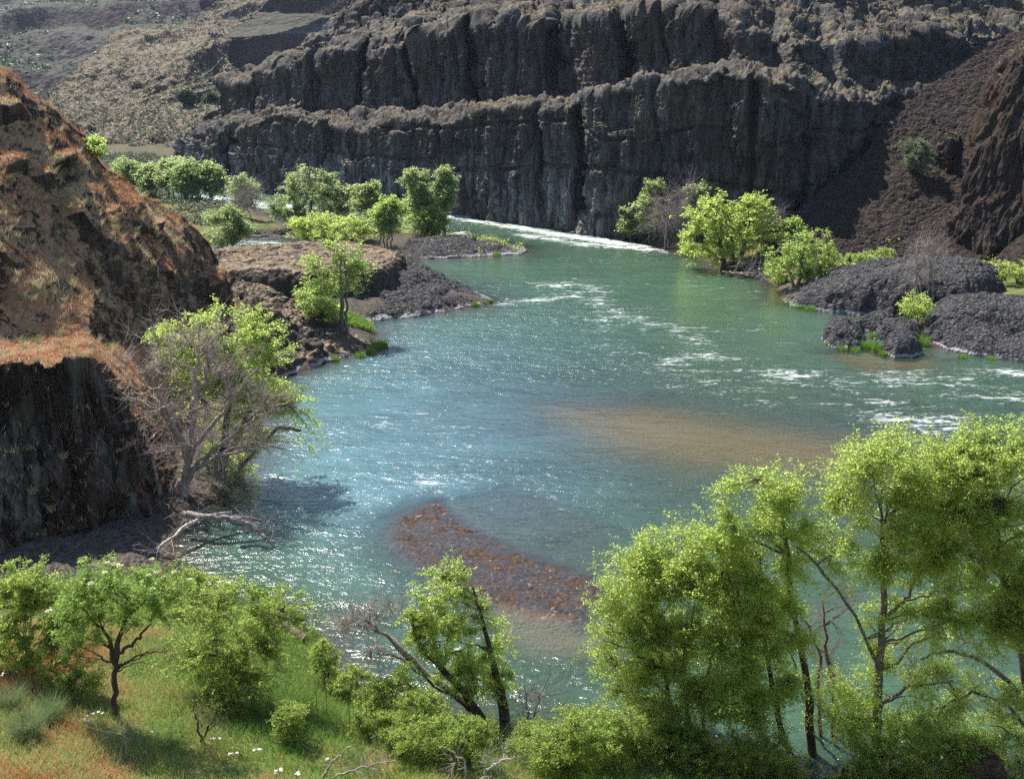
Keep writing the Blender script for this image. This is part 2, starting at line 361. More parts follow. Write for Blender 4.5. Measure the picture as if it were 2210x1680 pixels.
# ================================================================ water sheet
ang = np.linspace(48, 4.6, 760)
Yr = CAM_H/np.tan(np.radians(ang)); ur = np.linspace(-.58, .58, 700)
X = ur[None, :]*(Yr[:, None]+18); Yg = np.broadcast_to(Yr[:, None], X.shape)
XY = np.stack([X.ravel(), Yg.ravel()], 1); P3 = np.c_[XY, np.zeros(len(XY))]
zb, dm, ds = Hfun(XY)
opac = 1-np.exp(-np.maximum(-zb, 0)*1.05)
foam_lines = [([(975, 468), (1130, 494), (1230, 510), (1330, 526), (1430, 540)], 2.4, .95), ([(1130, 508), (1250, 526), (1400, 539)], 2., .85),
    ([(1085, 655), (1150, 650), (1230, 640), (1290, 625)], 1.5, .55), ([(1170, 618), (1240, 612), (1300, 628), (1290, 655), (1370, 690), (1440, 705), (1500, 735), (1515, 765)], 2.4, .45),
    ([(1515, 765), (1440, 780), (1430, 800)], 1.8, .5), ([(1300, 700), (1380, 760), (1480, 820), (1600, 850)], 3.5, .26),
    ([(1600, 790), (1700, 812), (1850, 826), (2000, 836), (2210, 850)], 2.8, .38), ([(1690, 800), (1660, 810)], 1.6, .55),
    ([(1860, 850), (1960, 880), (2070, 915)], 2.4, .48), ([(1850, 885), (1950, 905), (2080, 925)], 2.2, .5), ([(1900, 815), (2050, 812), (2200, 808)], 2, .45), ([(2050, 850), (2210, 862)], 2., .45),
    ([(540, 522), (600, 528), (660, 532)], 2.2, .95), ([(860, 512), (950, 508), (1000, 503)], 1.6, .9), ([(425, 427), (500, 435), (600, 446), (720, 462)], 5, .95),
    ([(560, 905), (640, 930), (760, 900), (900, 905), (1000, 940)], 3., .16), ([(900, 1020), (980, 1030)], 1.6, .2)]
foam = np.zeros(len(XY))
for l, wd, I in foam_lines:
    d = line_dist(XY, polyw(l)); foam = np.maximum(foam, I*np.exp(-(d/wd)**2))
foam += .06*sstep(65, 120, XY[:, 1])*sstep(-20, 20, XY[:, 0])
foam *= sstep(0, 1.0, -dm+.6)
px, py = proj(P3)
calm = np.exp(-((px-1560)/170)**2-((py-610)/60)**2)
shade = np.exp(-((px-520)/130)**2-((py-1180)/90)**2)
chop = .62+.25*foam-.42*calm
chop *= .75+.6*fbm(P3*[.6, 1, 1], .06, 3, 62)
chop *= 1-.55*sstep(.8, .1, -zb)
teal = np.clip(np.exp(-((px-900)/430)**2-((py-960)/230)**2)*1.1+.08, 0, 1)  # brighter teal patch: sky reflection partly painted into the water's body colour
zw = .115*fbm(P3*[.55, 1, 1]+.6*np.stack([fbm(P3, .2, 2, 71), fbm(P3, .2, 2, 72), 0*zb], -1), .55, 4, 2, .55, True)*np.clip(chop, .2, 1.2)+.22*np.clip(foam, 0, 1)*fbm(P3*[.7, 1, 1], .8, 4, 21, .6, True)
zw *= sstep(0, 2, -dm)
tag(mesh('river', np.c_[XY, zw], grid_faces(*X.shape), M_water, attrs={'opac': opac, 'foam': foam, 'chop': np.clip(chop, .15, 1), 'teal': teal}), 'green and blue river with white riffles winding between basalt banks', None, kind='structure')

# ================================================================ lofted rock masses
def loft(rows, xg, nseg, xmap=None, jit=None):
    """rows: list of (list of (x, y, depth) or (x, None, depth, z)); returns grid of world points"""
    W = []
    for k, r in enumerate(rows):
        jk = 0 if jit is None or not jit[k] else jit[k]*(cells(np.stack([xg/46., xg*0+k*7.3, xg*0], -1), 1., 900+k)[0]*.6+fbm(np.stack([xg/30., xg*0+k*3.1, xg*0], -1), 1., 4, 910+k)*1.2)
        xs = np.array([p[0] for p in r], float); D = np.interp(xmap[k] if xmap is not None else xg, xs, [p[2] for p in r])
        x = xmap[k] if xmap is not None else xg
        if len(r[0]) == 4: W.append(zp(x, D, np.interp(x, xs, [p[3] for p in r])))
        else: W.append(dp(x, np.interp(x, xs, [p[1] for p in r])+jk, D))
    G = []
    for k in range(len(W)-1):
        n = nseg[k]; t = np.arange(n)/n
        G.append(W[k][None]*(1-t)[:, None, None]+W[k+1][None]*t[:, None, None])
    G.append(W[-1][None]); return np.concatenate(G)
def smooth_grid(G, it=2):
    for _ in range(it):
        H = G.copy(); H[1:-1] = (G[:-2]+2*G[1:-1]+G[2:])/4; H[:, 1:-1] = (H[:, :-2]+2*H[:, 1:-1]+H[:, 2:])/4; G = H
    return G
# ---- main basalt wall across the river
bx = [370, 430, 500, 600, 740, 880, 1020, 1200, 1260, 1400, 1500, 1600, 1700, 1760, 1850, 1950, 2050, 2500]
bd = [300, 262, 240, 230, 218, 207, 196, 183, 178, 170, 163, 158, 156, 160, 168, 178, 186, 205]
def B(x, o=0): return float(np.interp(x, bx, bd))+o
def rr(pts, off): return [(x, y, B(x, off)) for x, y in pts]
r0 = [(x, 0, d, -1.) for x, d in zip(bx, bd)]
r0b = [(x, 0, d+.8, 7.) for x, d in zip(bx, bd)]
r1 = rr([(383, 302), (442, 290), (500, 296), (552, 270), (608, 247), (640, 256), (700, 276), (781, 284), (854, 260), (965, 266), (1013, 252), (1112, 238), (1200, 240), (1245, 240), (1262, 221), (1370, 195), (1407, 184), (1503, 173), (1561, 158), (1620, 169), (1680, 178), (1727, 199), (1800, 225), (1850, 235), (1950, 225), (2500, 180)], 2.5)
r2 = rr([(455, 243), (540, 240), (608, 236), (729, 243), (880, 238), (1020, 225), (1200, 213), (1340, 186), (1500, 158), (1600, 140), (1700, 150), (1800, 178), (1950, 180), (2500, 130)], 13)
r3 = rr([(476, 206), (534, 184), (655, 152), (729, 132), (800, 120), (880, 98), (950, 80), (1020, 68), (1100, 55), (1200, 70), (1280, 62), (1350, 45), (1450, 38), (1540, 55), (1650, 85), (1750, 100), (1850, 120), (2000, 100), (2500, 60)], 16)
r4 = rr([(655, 136), (750, 110), (880, 80), (1020, 45), (1200, 38), (1350, 22), (1500, 8), (1700, 40), (1900, 60), (2500, 20)], 36)
r5 = rr([(690, 84), (750, 50), (880, 22), (1020, 5), (1200, -10), (1500, -30), (1800, -10), (2500, -40)], 48)
r6 = rr([(756, 14), (880, -20), (1020, -40), (2500, -110)], 52)
r7 = rr([(800, -60), (1100, -110), (2500, -260)], 90)
rows = [r0, r0b, r1, r2, r3, r4, r5, r6, r7]
x0s = [378, 380, 383, 455, 476, 655, 690, 756, 800]
xg = np.linspace(378, 2480, 1150); xm = []
for x0 in x0s: xm.append(np.where(xg < 950, x0+(xg-378)/(950-378)*(950-x0), xg))
G = loft(rows, xg, [60, 130, 22, 90, 34, 30, 30, 24], xm, [0, 0, 9, 5, 13, 10, 10, 8, 0])
nv, nu = G.shape[:2]
vpar = np.concatenate([k+np.arange(n)/n for k, n in enumerate([60, 130, 22, 90, 34, 30, 30, 24])]+[[8.]])
G = smooth_grid(G, 3)
N = grid_normals(G)
if N[100, 500, 1] > 0: N = -N
# buttresses: gullies cut back between them (world offset away from the camera)
gx = G[..., 0]/G[..., 1]*FOC/1.0+CX      # rough bearing of each point
gul = [(482, 12, 3), (622, 14, 3), (735, 9, 4), (876, 9, 7), (1018, 9, 8), (1200, 20, 10), (1232, 14, 5), (1346, 14, 7), (1430, 8, 2), (1545, 22, 5), (1660, 30, 4), (1765, 34, 6)]
cut = np.zeros_like(gx)
xgb = np.broadcast_to(xg[None], gx.shape)
vp = vpar[:, None]
wob = fbm(np.stack([G[..., 0]*.0, G[..., 1]*0, G[..., 2]], -1)*1., .12, 3, 77)*14
for c, wd, D in gul:
    cut += D*np.exp(-np.abs((xgb-c+wob)/wd)**1.6)
m2 = sstep(2.3, 3.0, vp)*sstep(5.6, 4.2, vp)
cut *= m2
cut += sstep(1.0, 1.9, vp)*sstep(2.6, 2.1, vp)*1.6*fbm(G*[1, 1, .1], .12, 3, 31)
for c, wd, D in ((1250, 10, 6), (490, 8, 6), (905, 16, 2), (1165, 9, 3), (700, 9, 3), (1420, 10, 2), (1620, 10, 3), (1735, 18, 5)):
    cut += D*np.exp(-np.abs((xgb-c+wob*.6)/wd)**1.6)*sstep(.0, .6, vp)*sstep(2.4, 1.9, vp)
along = np.stack([G[..., 0]*.72-G[..., 1]*.69, G[..., 0]*.69+G[..., 1]*.72, G[..., 2]], -1)
n_col = fbm(along*[1, .6, .09], .62, 4, 40, .6, True)        # columns
n_big = fbm(along*[1, 1, .25], .09, 3, 41)
n_rough = fbm(G, .5, 4, 42, .6)+.5*fbm(G, 1.6, 3, 45, .6, True)
strat = fbm(G*[.05, .05, 1], .45, 3, 43)
c1, f1 = cells(along*[1, .5, .13], .5, 301); c2, f2 = cells(along*[1, .5, .16], 1.25, 305); c3, f3 = cells(G*[1, 1, .6], .22, 309)
face = 1-np.clip(N[..., 2], 0, 1)
disp = face*(c1*.95-f1*.8+c2*.4-f2*.4+c3*1.0)+(1-face)*(c3*.5)+face*(cells(G, .34, 312)[0]*.45-1.1*np.exp(-((G[..., 2]-9.5+fbm(G, .05, 3, 313)*3)/.4)**2)-.8*np.exp(-((G[..., 2]-16+fbm(G, .05, 3, 314)*4)/.35)**2))+face*(n_col*.35+n_big*2.2+strat*.5)+n_rough*.6+(1-face)*fbm(along*[1, 1.6, 1], .12, 5, 47, .6, True)*1.9
up = sstep(3.4, 4.2, vp)
disp = disp+up*(fbm(G, .07, 5, 48, .55, True)*3.4+face*n_col*.5)
disp *= sstep(0, .25, vp+.15)
G = G+N*disp[..., None]; G[..., 1] += cut; G[..., 0] += cut*G[..., 0]/G[..., 1]
MC = G
tag(mesh('cliff', G.reshape(-1, 3), grid_faces(nv, nu), M_cliff), 'long dark basalt cliff of two tiers with grassy ledges across the river', None, kind='structure')

# ---- talus fan at the right
rows = [[(1600, 585, 143), (1690, 560, 145), (2300, 570, 142)], [(1690, 505, 150), (2300, 500, 150)], [(1745, 435, 157), (2300, 420, 158)], [(1880, 330, 167), (2300, 315, 168)], [(1930, 240, 176), (2350, 200, 178)], [(2060, 150, 186), (2400, 100, 188)], [(2200, 60, 196), (2500, 20, 198)]]
x0s = [1600, 1680, 1735, 1870, 1915, 2050, 2190]; xg = np.linspace(0, 1, 420); xm = [x0+xg*(2450-x0) for x0 in x0s]
G = smooth_grid(loft(rows, xg, [50, 60, 70, 60, 60, 50], xm), 6); N = grid_normals(G); N = N*np.sign(N[..., 2:3])
G = G+N*(fbm(G, .1, 3, 60)*1.1+fbm(G, 1.3, 3, 61, .6)*.2-cells(G, .9, 330)[1]*.5)[..., None]
TAL = G
tag(mesh('talus_slope', G.reshape(-1, 3), grid_faces(*G.shape[:2]), M_talus), 'dark brown talus fan of broken rock at the right', None, kind='structure')
# ---- right-hand cliff
def rc(y0, x0, pts): return [(x0, y0, 166), (x0+14, y0, 153)]+pts
rows = [[(1996, 552, 160), (2012, 552, 149), (2100, 560, 146), (2500, 560, 134)],
    [(2025, 485, 161), (2043, 485, 150), (2120, 485, 147), (2500, 470, 135)],
    [(2066, 432, 163), (2082, 432, 151), (2150, 410, 148), (2500, 380, 136)],
    [(2070, 340, 166), (2088, 335, 153), (2160, 310, 149), (2500, 260, 137)],
    [(2112, 238, 169), (2124, 232, 155), (2190, 190, 151), (2500, 110, 139)],
    [(2132, 165, 172), (2146, 150, 158), (2206, 105, 154), (2500, 0, 142)],
    [(2150, 150, 182), (2165, 130, 175), (2230, 90, 170), (2500, -30, 160)],
    [(2200, 110, 200), (2240, 90, 195), (2300, 60, 190), (2500, -60, 185)]]
x0s = [r[0][0] for r in rows]; xg = np.linspace(0, 1, 380)**1.3; xm = [x0+xg*(2490-x0) for x0 in x0s]
G = smooth_grid(loft(rows, xg, [40, 40, 60, 60, 50, 30, 20], xm), 2); N = grid_normals(G)
if N[100, 250, 1] > 0: N = -N
cv, cf = cells(G*[1, 1, .13], .55, 320); cv2, cf2 = cells(G*[1, 1, .2], 1.3, 325)
N = smooth_grid(N, 12); N /= np.linalg.norm(N, axis=-1, keepdims=True)+1e-9
G = G+N*(cv*.5-cf*.4+cv2*.2-cf2*.2+fbm(G*[1, 1, .1], .55, 4, 70, .6, True)*.55+fbm(G*[1, 1, .4], .12, 3, 71)*1.6+fbm(G, .7, 3, 72)*.2)[..., None]
tag(mesh('cliff', G.reshape(-1, 3), grid_faces(*G.shape[:2]), M_rcliff), 'columned brown cliff at the right edge beside the talus', None, kind='structure')

# ---- near left hill
rows = [
    [(-300, 0, 96, 24), (0, 0, 102, 20), (200, 0, 112, 12), (400, 0, 120, 5), (497, 0, 124, 0), (560, 0, 124, -1)],
    [(-300, 55, 80), (0, 170, 85), (100, 225, 89), (165, 285, 93), (200, 312, 95), (300, 390, 100), (400, 465, 106), (455, 513, 110), (480, 560, 112), (497, 640, 113), (540, 700, 114)],
    [(-300, 150, 79), (0, 240, 83), (100, 265, 87), (200, 345, 93), (300, 420, 98), (400, 490, 104), (455, 535, 108.6), (480, 590, 110), (497, 655, 111), (540, 710, 112)],
    [(-300, 190, 76), (0, 290, 80), (120, 330, 84), (200, 400, 88), (300, 480, 93), (400, 540, 101), (455, 570, 107), (497, 665, 110), (540, 720, 110)],
    [(-300, 430, 70), (0, 540, 72), (90, 590, 74), (200, 640, 77), (300, 630, 87), (400, 605, 99), (455, 610, 106.4), (497, 675, 109), (540, 740, 108)],
    [(-300, 680, 67), (0, 735, 69), (180, 742, 72), (230, 760, 75), (300, 740, 84), (400, 705, 97.5), (455, 695, 105.8), (497, 700, 108), (540, 770, 104)],
    [(-300, 770, 60), (0, 785, 61), (100, 780, 61.5), (190, 772, 62.5), (235, 810, 65.5), (300, 900, 67.5), (400, 900, 79), (470, 840, 92), (540, 850, 95)],
    [(-300, 0, 55, -1.), (0, 0, 57, -1), (200, 0, 58.5, -1), (330, 0, 60, -1), (400, 0, 67, -1), (470, 0, 74, -1), (540, 0, 84, -1)]]
xg = np.linspace(-290, 540, 760); seg = [10, 40, 40, 150, 90, 40, 230]
G = loft(rows, xg, seg); vpar = np.concatenate([k+np.arange(n)/n for k, n in enumerate(seg)]+[[7.]])[:, None]
G = smooth_grid(G, 3); N = grid_normals(G)
if N[200, 300, 1] > 0: N = -N
N = smooth_grid(N, 10); N /= np.linalg.norm(N, axis=-1, keepdims=True)+1e-9
face = 1-np.clip(N[..., 2], 0, 1)
ridge = fbm(G*[1, 1, .7], .22, 4, 80, .55, True)
steps = np.sin((G[..., 2]+fbm(G, .12, 3, 82)*3.2)*2.0)
low = sstep(5.6, 6.1, vpar)
slope = sstep(1.5, 2.4, vpar)*sstep(4.6, 3.8, vpar)
cv, cf = cells(G*[1, 1, .5], .5, 340); cv2, cf2 = cells(G*[1, 1, .45], 1.2, 345)
rocky = np.clip(low+sstep(.42, .8, face)+sstep(.1, .35, fbm(G, .11, 3, 346))*.3*slope, 0, 1)
disp = fbm(G, .12, 3, 83)*1.3+ridge*.35+fbm(G, .4, 4, 349, .6)*.3+fbm(G, 1.1, 4, 84, .6)*.14+rocky*((cv-cf)*.45+(cv2-cf2)*.22)+low*fbm(G*[1, 1, .2], .8, 4, 85, .6, True)*.3
disp += slope*sstep(.1, .22, fbm(G*[1, 1, 1.6], .13, 3, 88))*1.3
disp *= sstep(.2, 1.1, vpar)*.9+.1
G = G+N*disp[..., None]
HILL = G; HILLN = grid_normals(G); HILLN = HILLN*np.sign((HILLN*N).sum(-1, keepdims=True))
M_hillcliff = rock_mat('shaded_left_bluff', (.005, .004, .003), (.018, .012, .009), (.05, .036, .028), streak=(.16, .15, .14), grass=((.3, .17, .11), (.2, .15, .08)), grass_t=(.8, .95), cell=1.4, vstretch=.3, bumpd=.3, warm=(.04, .018, .008))  # darker, redder hill rock: the lower bluff's near-black shade is in its colour
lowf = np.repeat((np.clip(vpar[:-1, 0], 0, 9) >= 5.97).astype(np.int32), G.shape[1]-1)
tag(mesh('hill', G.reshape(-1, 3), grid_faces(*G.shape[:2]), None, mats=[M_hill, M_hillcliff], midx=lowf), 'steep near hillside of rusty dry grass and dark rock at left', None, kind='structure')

# ---- far hills
def terrace(z, step, k): 
    q = z/step; f = q-np.floor(q); return step*(np.floor(q)+np.where(f < 1-k, f/(1-k)*.28, .28+(f-1+k)/k*.72))
def far(name, rows, x0s, x1s, seg, nu, lab, amp, seeds, ter=0, step=18, M=None):
    xg = np.linspace(0, 1, nu); xm = [a+xg*(b-a) for a, b in zip(x0s, x1s)]
    G = smooth_grid(loft(rows, xg, seg, xm), 4); N = grid_normals(G); N = N*np.sign(N[..., 2:3]+1e-9)
    if ter:
        zz = G[..., 2]+fbm(G, .006, 3, seeds+5)*step*.7
        G[..., 2] += ter*(terrace(zz, step, .16)-zz)
    al = G[..., 0]*.75-G[..., 1]*.35+G[..., 2]*1.2
    al2 = G[..., 0]*.75+G[..., 1]*.35-G[..., 2]*1.6
    if name == 'hills' and ter < .5:
        qx, qy = proj(G); q1 = qy+.56*qx; q2 = qx-.56*qy
        n1 = fbm(np.stack([q1/46+fbm(G, .02, 2, 7)*.8, q2/420, q1*0], -1), 1., 5, seeds+30, .6, True)
        G = G+N*((n1-.1)*3.0+cells(G*[1, 1, 1.5], .07, seeds+33)[0]*.9+fbm(G, .25, 3, seeds+35, .6, True)*.5)[..., None]
    G = G+N*(fbm(G, .012, 3, seeds)*amp*.6+fbm(np.stack([al2, al*.12, al*0], -1), .07, 4, seeds+2, .6, True)*amp*.2+fbm(G, .12, 4, seeds+3, .6)*amp*.16)[..., None]
    tag(mesh(name, G.reshape(-1, 3), grid_faces(*G.shape[:2]), M or M_far), lab, None, kind='structure')
    return G
FH = far('hills', [[(0, 400, 300), (900, 400, 300)], [(0, 300, 345), (480, 300, 345), (560, 300, 360), (900, 300, 400)], [(0, 215, 400), (470, 225, 402), (545, 220, 408), (900, 220, 480)], [(0, 180, 440), (400, 150, 430), (520, 180, 460), (900, 180, 540)], [(0, 130, 480), (430, 100, 478), (480, 130, 492), (900, 120, 600)], [(0, 60, 540), (900, 60, 640)], [(0, 0, 590), (900, 20, 680)], [(0, -90, 680), (900, -90, 760)]],
    [-100, 20, 92, 125, 215, 335, 455, 640], [640, 600, 556, 530, 484, 500, 560, 720], [60, 60, 60, 60, 60, 50, 40], 460, 'broad diagonal hill flank with scattered sage beyond the river', 7, 100, .25, 30)
FH2 = far('hills', [[(-300, 260, 640), (700, 260, 640)], [(-300, 175, 760), (700, 190, 760)], [(-300, 150, 770), (700, 150, 770)], [(-300, 95, 860), (700, 110, 860)], [(-300, 60, 880), (300, 75, 880), (700, 95, 880)], [(-300, 38, 900), (300, 40, 900), (700, 30, 900)], [(-300, -10, 1100), (700, -20, 1100)], [(-300, -120, 1400), (700, -120, 1400)]],
    [-300]*8, [760]*8, [40, 20, 40, 20, 20, 40, 40], 420, 'hazy banded hills at the upper left', 16, 130, .95, 34, M_far2)
FH3 = far('hills', [[(350, 300, 600), (1000, 300, 600)], [(350, 118, 660), (1000, 118, 660)], [(350, 72, 664), (1000, 68, 664)], [(350, 50, 700), (1000, 48, 700)], [(350, -30, 740), (1000, -30, 740)], [(350, -140, 800), (1000, -140, 800)]],
    [430]*6, [1000]*6, [60, 50, 20, 40, 40], 300, 'shaded bluish hillside with a dark rim band behind the cliff', 7, 160, .6, 30, M_far2)

# ================================================================ rock outcrops (things)
def outcrop(name, label, poly, ctrl, w, mat, pw=.5, res=.16, rough=.25, seed=0, cat='rock', group=None, big=.5, zmin=-.6, floor=0.):
    pw_ = polyw(poly); lo = pw_.min(0)-1.2; hi = pw_.max(0)+1.2
    nx = max(20, int((hi[0]-lo[0])/res)); ny = max(20, int((hi[1]-lo[1])/res))
    xs = np.linspace(lo[0], hi[0], nx); ys = np.linspace(lo[1], hi[1], ny)
    Xg, Yg = np.meshgrid(xs, ys); XY = np.stack([Xg.ravel(), Yg.ravel()], 1)
    d = sdf_poly(XY, pw_)+.5*fbm(np.c_[XY, 0*XY[:, :1]], .5, 3, seed+7)
    num = 0; den = 0
    for (x, yb, yt) in ctrl:
        q = gp(x, yb)[:2]; hgt = float(dp(x, yt, q[1])[2])
        wt = 1/(((XY-q)**2).sum(1)+1.2); wt = wt**1.5
        num = num+wt*hgt; den = den+wt
    Hh = num/den-floor
    prof = np.clip(d/w, 0, 1); prof = (1-(1-prof)**2)**pw
    z = np.where(d > 0, floor+Hh*prof, np.maximum(zmin, d*1.5)+0)
    G = np.stack([XY[:, 0], XY[:, 1], z], 1).reshape(ny, nx, 3)
    N = grid_normals(G); N = N*np.sign(N[..., 2:3]+1e-9)
    cv, cf = cells(G+.25*fbm(G, .8, 2, seed+31)[..., None], .55, seed+11); cv2, cf2 = cells(G, 1.5, seed+15)
    G = G+N*(fbm(G, .35, 3, seed)*big*.8+fbm(G, 1.6, 4, seed+3, .65, True)*rough*.55+(cv*.55-cf*.5)*big+(cv2*.5-cf2*.6)*rough*1.3)[..., None]*sstep(-1., .6, d).reshape(ny, nx, 1)
    keep = (d > -1.0).reshape(ny, nx); f = grid_faces(ny, nx); k = keep.ravel()[f].all(1); f = f[k]
    V = G.reshape(-1, 3); used = np.unique(f); rm = -np.ones(len(V), int); rm[used] = np.arange(len(used))
    V = V[used]; c = np.array([V[:, 0].mean(), V[:, 1].mean(), floor])
    o = mesh(name, V, rm[f], mat, loc=c); tag(o, label, cat, group); return o
# left shore
outcrop('rock_outcrop', 'flat topped tan rock bench with a dark steep side on the left shore', [(462, 655), (560, 662), (660, 664), (770, 664), (850, 655), (884, 625), (872, 580), (760, 562), (600, 566), (470, 575)], [(480, 640, 575), (600, 650, 575), (700, 650, 574), (800, 645, 566), (865, 630, 560), (600, 585, 535), (700, 585, 538), (800, 585, 542), (500, 590, 545)], 1.5, M_mesa, .38, .17, .2, 1, big=.26)
outcrop('rock_outcrop', 'low black rock point tapering into the river beside the twin trunk tree', [(765, 694), (800, 697), (900, 684), (980, 670), (1050, 657), (1066, 648), (1010, 622), (950, 600), (890, 582), (830, 590), (790, 610), (755, 650)], [(800, 650, 604), (840, 635, 588), (880, 635, 590), (940, 645, 612), (1000, 648, 632), (1050, 650, 645), (820, 680, 664), (900, 665, 640)], 4.5, M_knob, .75, .15, .2, 12, big=.38)
outcrop('rock_outcrop', 'dark sloping rock slab running down to the river in front of the hill', [(480, 900), (560, 850), (612, 815), (700, 787), (770, 764), (803, 750), (797, 733), (740, 718), (680, 696), (620, 672), (550, 650), (480, 645)], [(510, 780, 628), (560, 770, 650), (620, 745, 680), (690, 740, 706), (740, 742, 720), (790, 748, 739), (560, 830, 770), (640, 790, 755), (500, 700, 620)], 4.2, M_mesa, .75, .15, .3, 23, big=.6)
outcrop('rock_outcrop', 'grey gravelly rock island in mid river before the rapids', [(880, 556), (930, 559), (1040, 554), (1125, 548), (1138, 538), (1060, 526), (980, 520), (900, 524), (862, 534)], [(900, 545, 524), (980, 540, 516), (1060, 540, 524), (1120, 542, 536)], 4., M_knob, .8, .17, .16, 35, big=.25)
# right shore
outcrop('rock_outcrop', 'long dark rock mass on the right shore with a grassy left foot', [(1688, 655), (1720, 664), (1800, 674), (1860, 682), (1960, 690), (2080, 690), (2170, 660), (2170, 628), (2050, 610), (1900, 612), (1780, 628), (1700, 640)], [(1710, 652, 638), (1770, 655, 612), (1830, 655, 585), (1880, 655, 572), (1920, 655, 569), (1990, 650, 588), (2040, 650, 566), (2090, 645, 560), (2140, 645, 590)], 2.6, M_knob, .6, .15, .13, 44, big=.32)
outcrop('rock_outcrop', 'rounded black knobbly rock dome at the right water edge', [(1970, 735), (2060, 760), (2160, 774), (2400, 800), (2420, 700), (2200, 690), (2060, 690), (1985, 700)], [(1995, 725, 690), (2030, 725, 652), (2080, 725, 632), (2130, 725, 634), (2180, 725, 655), (2260, 730, 660), (2060, 752, 722), (2180, 762, 735), (2350, 740, 670)], 3.4, M_knob, .6, .13, .12, 55, big=.3)
outcrop('boulder', 'big black boulder at the left end of the right shore boulders', [(1768, 736), (1790, 750), (1830, 752), (1862, 745), (1870, 725), (1820, 712), (1780, 716)], [(1815, 735, 684), (1800, 738, 694), (1850, 735, 704)], 1.9, M_knob, .55, .1, .1, 61, 'boulder', big=.25)
outcrop('boulder', 'low boulder fringed with bright grass in front of the big black boulder', [(1785, 748), (1830, 757), (1862, 754), (1856, 742), (1800, 738)], [(1820, 750, 722)], 1., M_knob, .55, .09, .12, 63, 'boulder')
outcrop('boulder', 'rounded boulder standing in the shallows nearest the river', [(1905, 760), (1930, 772), (1965, 773), (1986, 765), (1985, 740), (1940, 730), (1908, 742)], [(1945, 755, 700), (1930, 760, 718), (1970, 755, 714)], 1.9, M_knob, .55, .1, .1, 66, 'boulder', big=.25)
outcrop('boulder', 'flat boulder behind the big black boulder, near the grassy gap', [(1835, 715), (1900, 722), (1932, 712), (1925, 690), (1860, 692)], [(1880, 705, 670), (1910, 705, 675)], 1.8, M_knob, .55, .12, .1, 68, 'boulder', big=.25)
outcrop('boulder', 'pale flat boulder between the black boulder and the rock dome', [(1884, 734), (1930, 732), (1985, 726), (1990, 708), (1930, 700), (1885, 710)], [(1900, 722, 694), (1950, 718, 690), (1975, 715, 688)], 2., M_knob, .6, .11, .1, 69, 'boulder', big=.2)
outcrop('scree_cone', 'dark gravel cone rising off the right edge behind the rocks', [(2055, 562), (2120, 585), (2200, 640), (2500, 700), (2600, 560), (2200, 520), (2100, 530)], [(2080, 560, 556), (2120, 565, 535), (2170, 575, 505), (2230, 580, 465), (2320, 590, 410), (2500, 600, 330)], 6., M_talus, .9, .2, .22, 72, 'scree', floor=1.5, big=.3)
outcrop('rock_outcrop', 'dark rock knob jutting out of the brown talus', [(1992, 620), (2040, 632), (2080, 622), (2090, 590), (2040, 585), (2000, 595)], [(2040, 610, 500)], 2., M_rcliff, .6, .2, .3, 75) if False else None
# crag standing in the talus
th_, ph_ = np.meshgrid(np.linspace(.02, PI-.02, 120), np.linspace(0, 2*PI, 160), indexing='ij')
cc = dp(2046, 345, 166.); Gs = np.stack([np.sin(th_)*np.cos(ph_)*2.9, np.sin(th_)*np.sin(ph_)*3.2, np.cos(th_)*4.4], -1)
Gs = np.sign(Gs)*np.abs(Gs)**.85*1.15; Nn = Gs/np.linalg.norm(Gs, axis=-1, keepdims=True); Gs = Gs+cc
Gs = Gs+Nn*(cells(Gs*[1, 1, .25], .7, 401)[0]*.5+fbm(Gs, .3, 4, 402, .6)*1.3-cells(Gs, 1.2, 405)[1]*.4)[..., None]
tag(mesh('crag', Gs.reshape(-1, 3), grid_faces(120, 160), M_rcliff, loc=cc), 'dark upright crag jutting from the brown talus beside the grey green willow', 'rock')
# ================================================================ vegetation
rng = np.random.default_rng(11)
L_near = leaf_mat('leaf_alder_near', (.06, .1, .02), (.11, .16, .04), (.78, .92, .24), (.19, .2, .07), .5)
L_mid = leaf_mat('leaf_alder_mid', (.055, .1, .025), (.1, .16, .045), (.62, .76, .2), (.17, .21, .08), .52)
L_far = leaf_mat('leaf_far_shore', (.055, .095, .03), (.095, .15, .05), (.55, .66, .27), (.16, .19, .1), .5)
L_elder = leaf_mat('leaf_elder', (.06, .12, .03), (.11, .18, .045), (.5, .68, .12), (.15, .2, .06), .48)
L_bush = leaf_mat('leaf_bush', (.05, .095, .02), (.09, .14, .035), (.6, .74, .16), (.16, .17, .05), .5)
L_sage = leaf_mat('leaf_willow_grey', (.1, .13, .07), (.15, .18, .1), (.2, .26, .12), (.18, .2, .13), .35)
L_dark = leaf_mat('leaf_dark_shrub', (.02, .035, .014), (.035, .055, .022), (.06, .1, .03), (.05, .07, .03), .3)
B_dark = bark_mat('bark_dark', (.028, .02, .016), (.09, .068, .054))
B_grey = bark_mat('bark_grey_dead', (.13, .105, .095), (.34, .29, .26))
B_twig = bark_mat('bark_pinkish_grey', (.17, .125, .105), (.45, .36, .31))
B_pale = bark_mat('bark_bleached', (.2, .17, .15), (.5, .45, .4))
B_alder = bark_mat('bark_alder', (.05, .04, .033), (.19, .16, .135))
M_flower = leaf_mat('elder_flower', (.45, .46, .25), (.6, .58, .36), (.5, .5, .25), None, .3)
M_yarrow = leaf_mat('white_flower', (.7, .7, .66), (.8, .8, .76), (.6, .6, .5), None, .3)
G_bright = grass_mat('sedge_green', [(0, (.1, .2, .03)), (.7, (.2, .32, .05)), (1, (.4, .4, .13))])
G_dry = grass_mat('bunchgrass_pale', [(0, (.17, .2, .08)), (.5, (.38, .34, .18)), (1, (.6, .52, .34))])
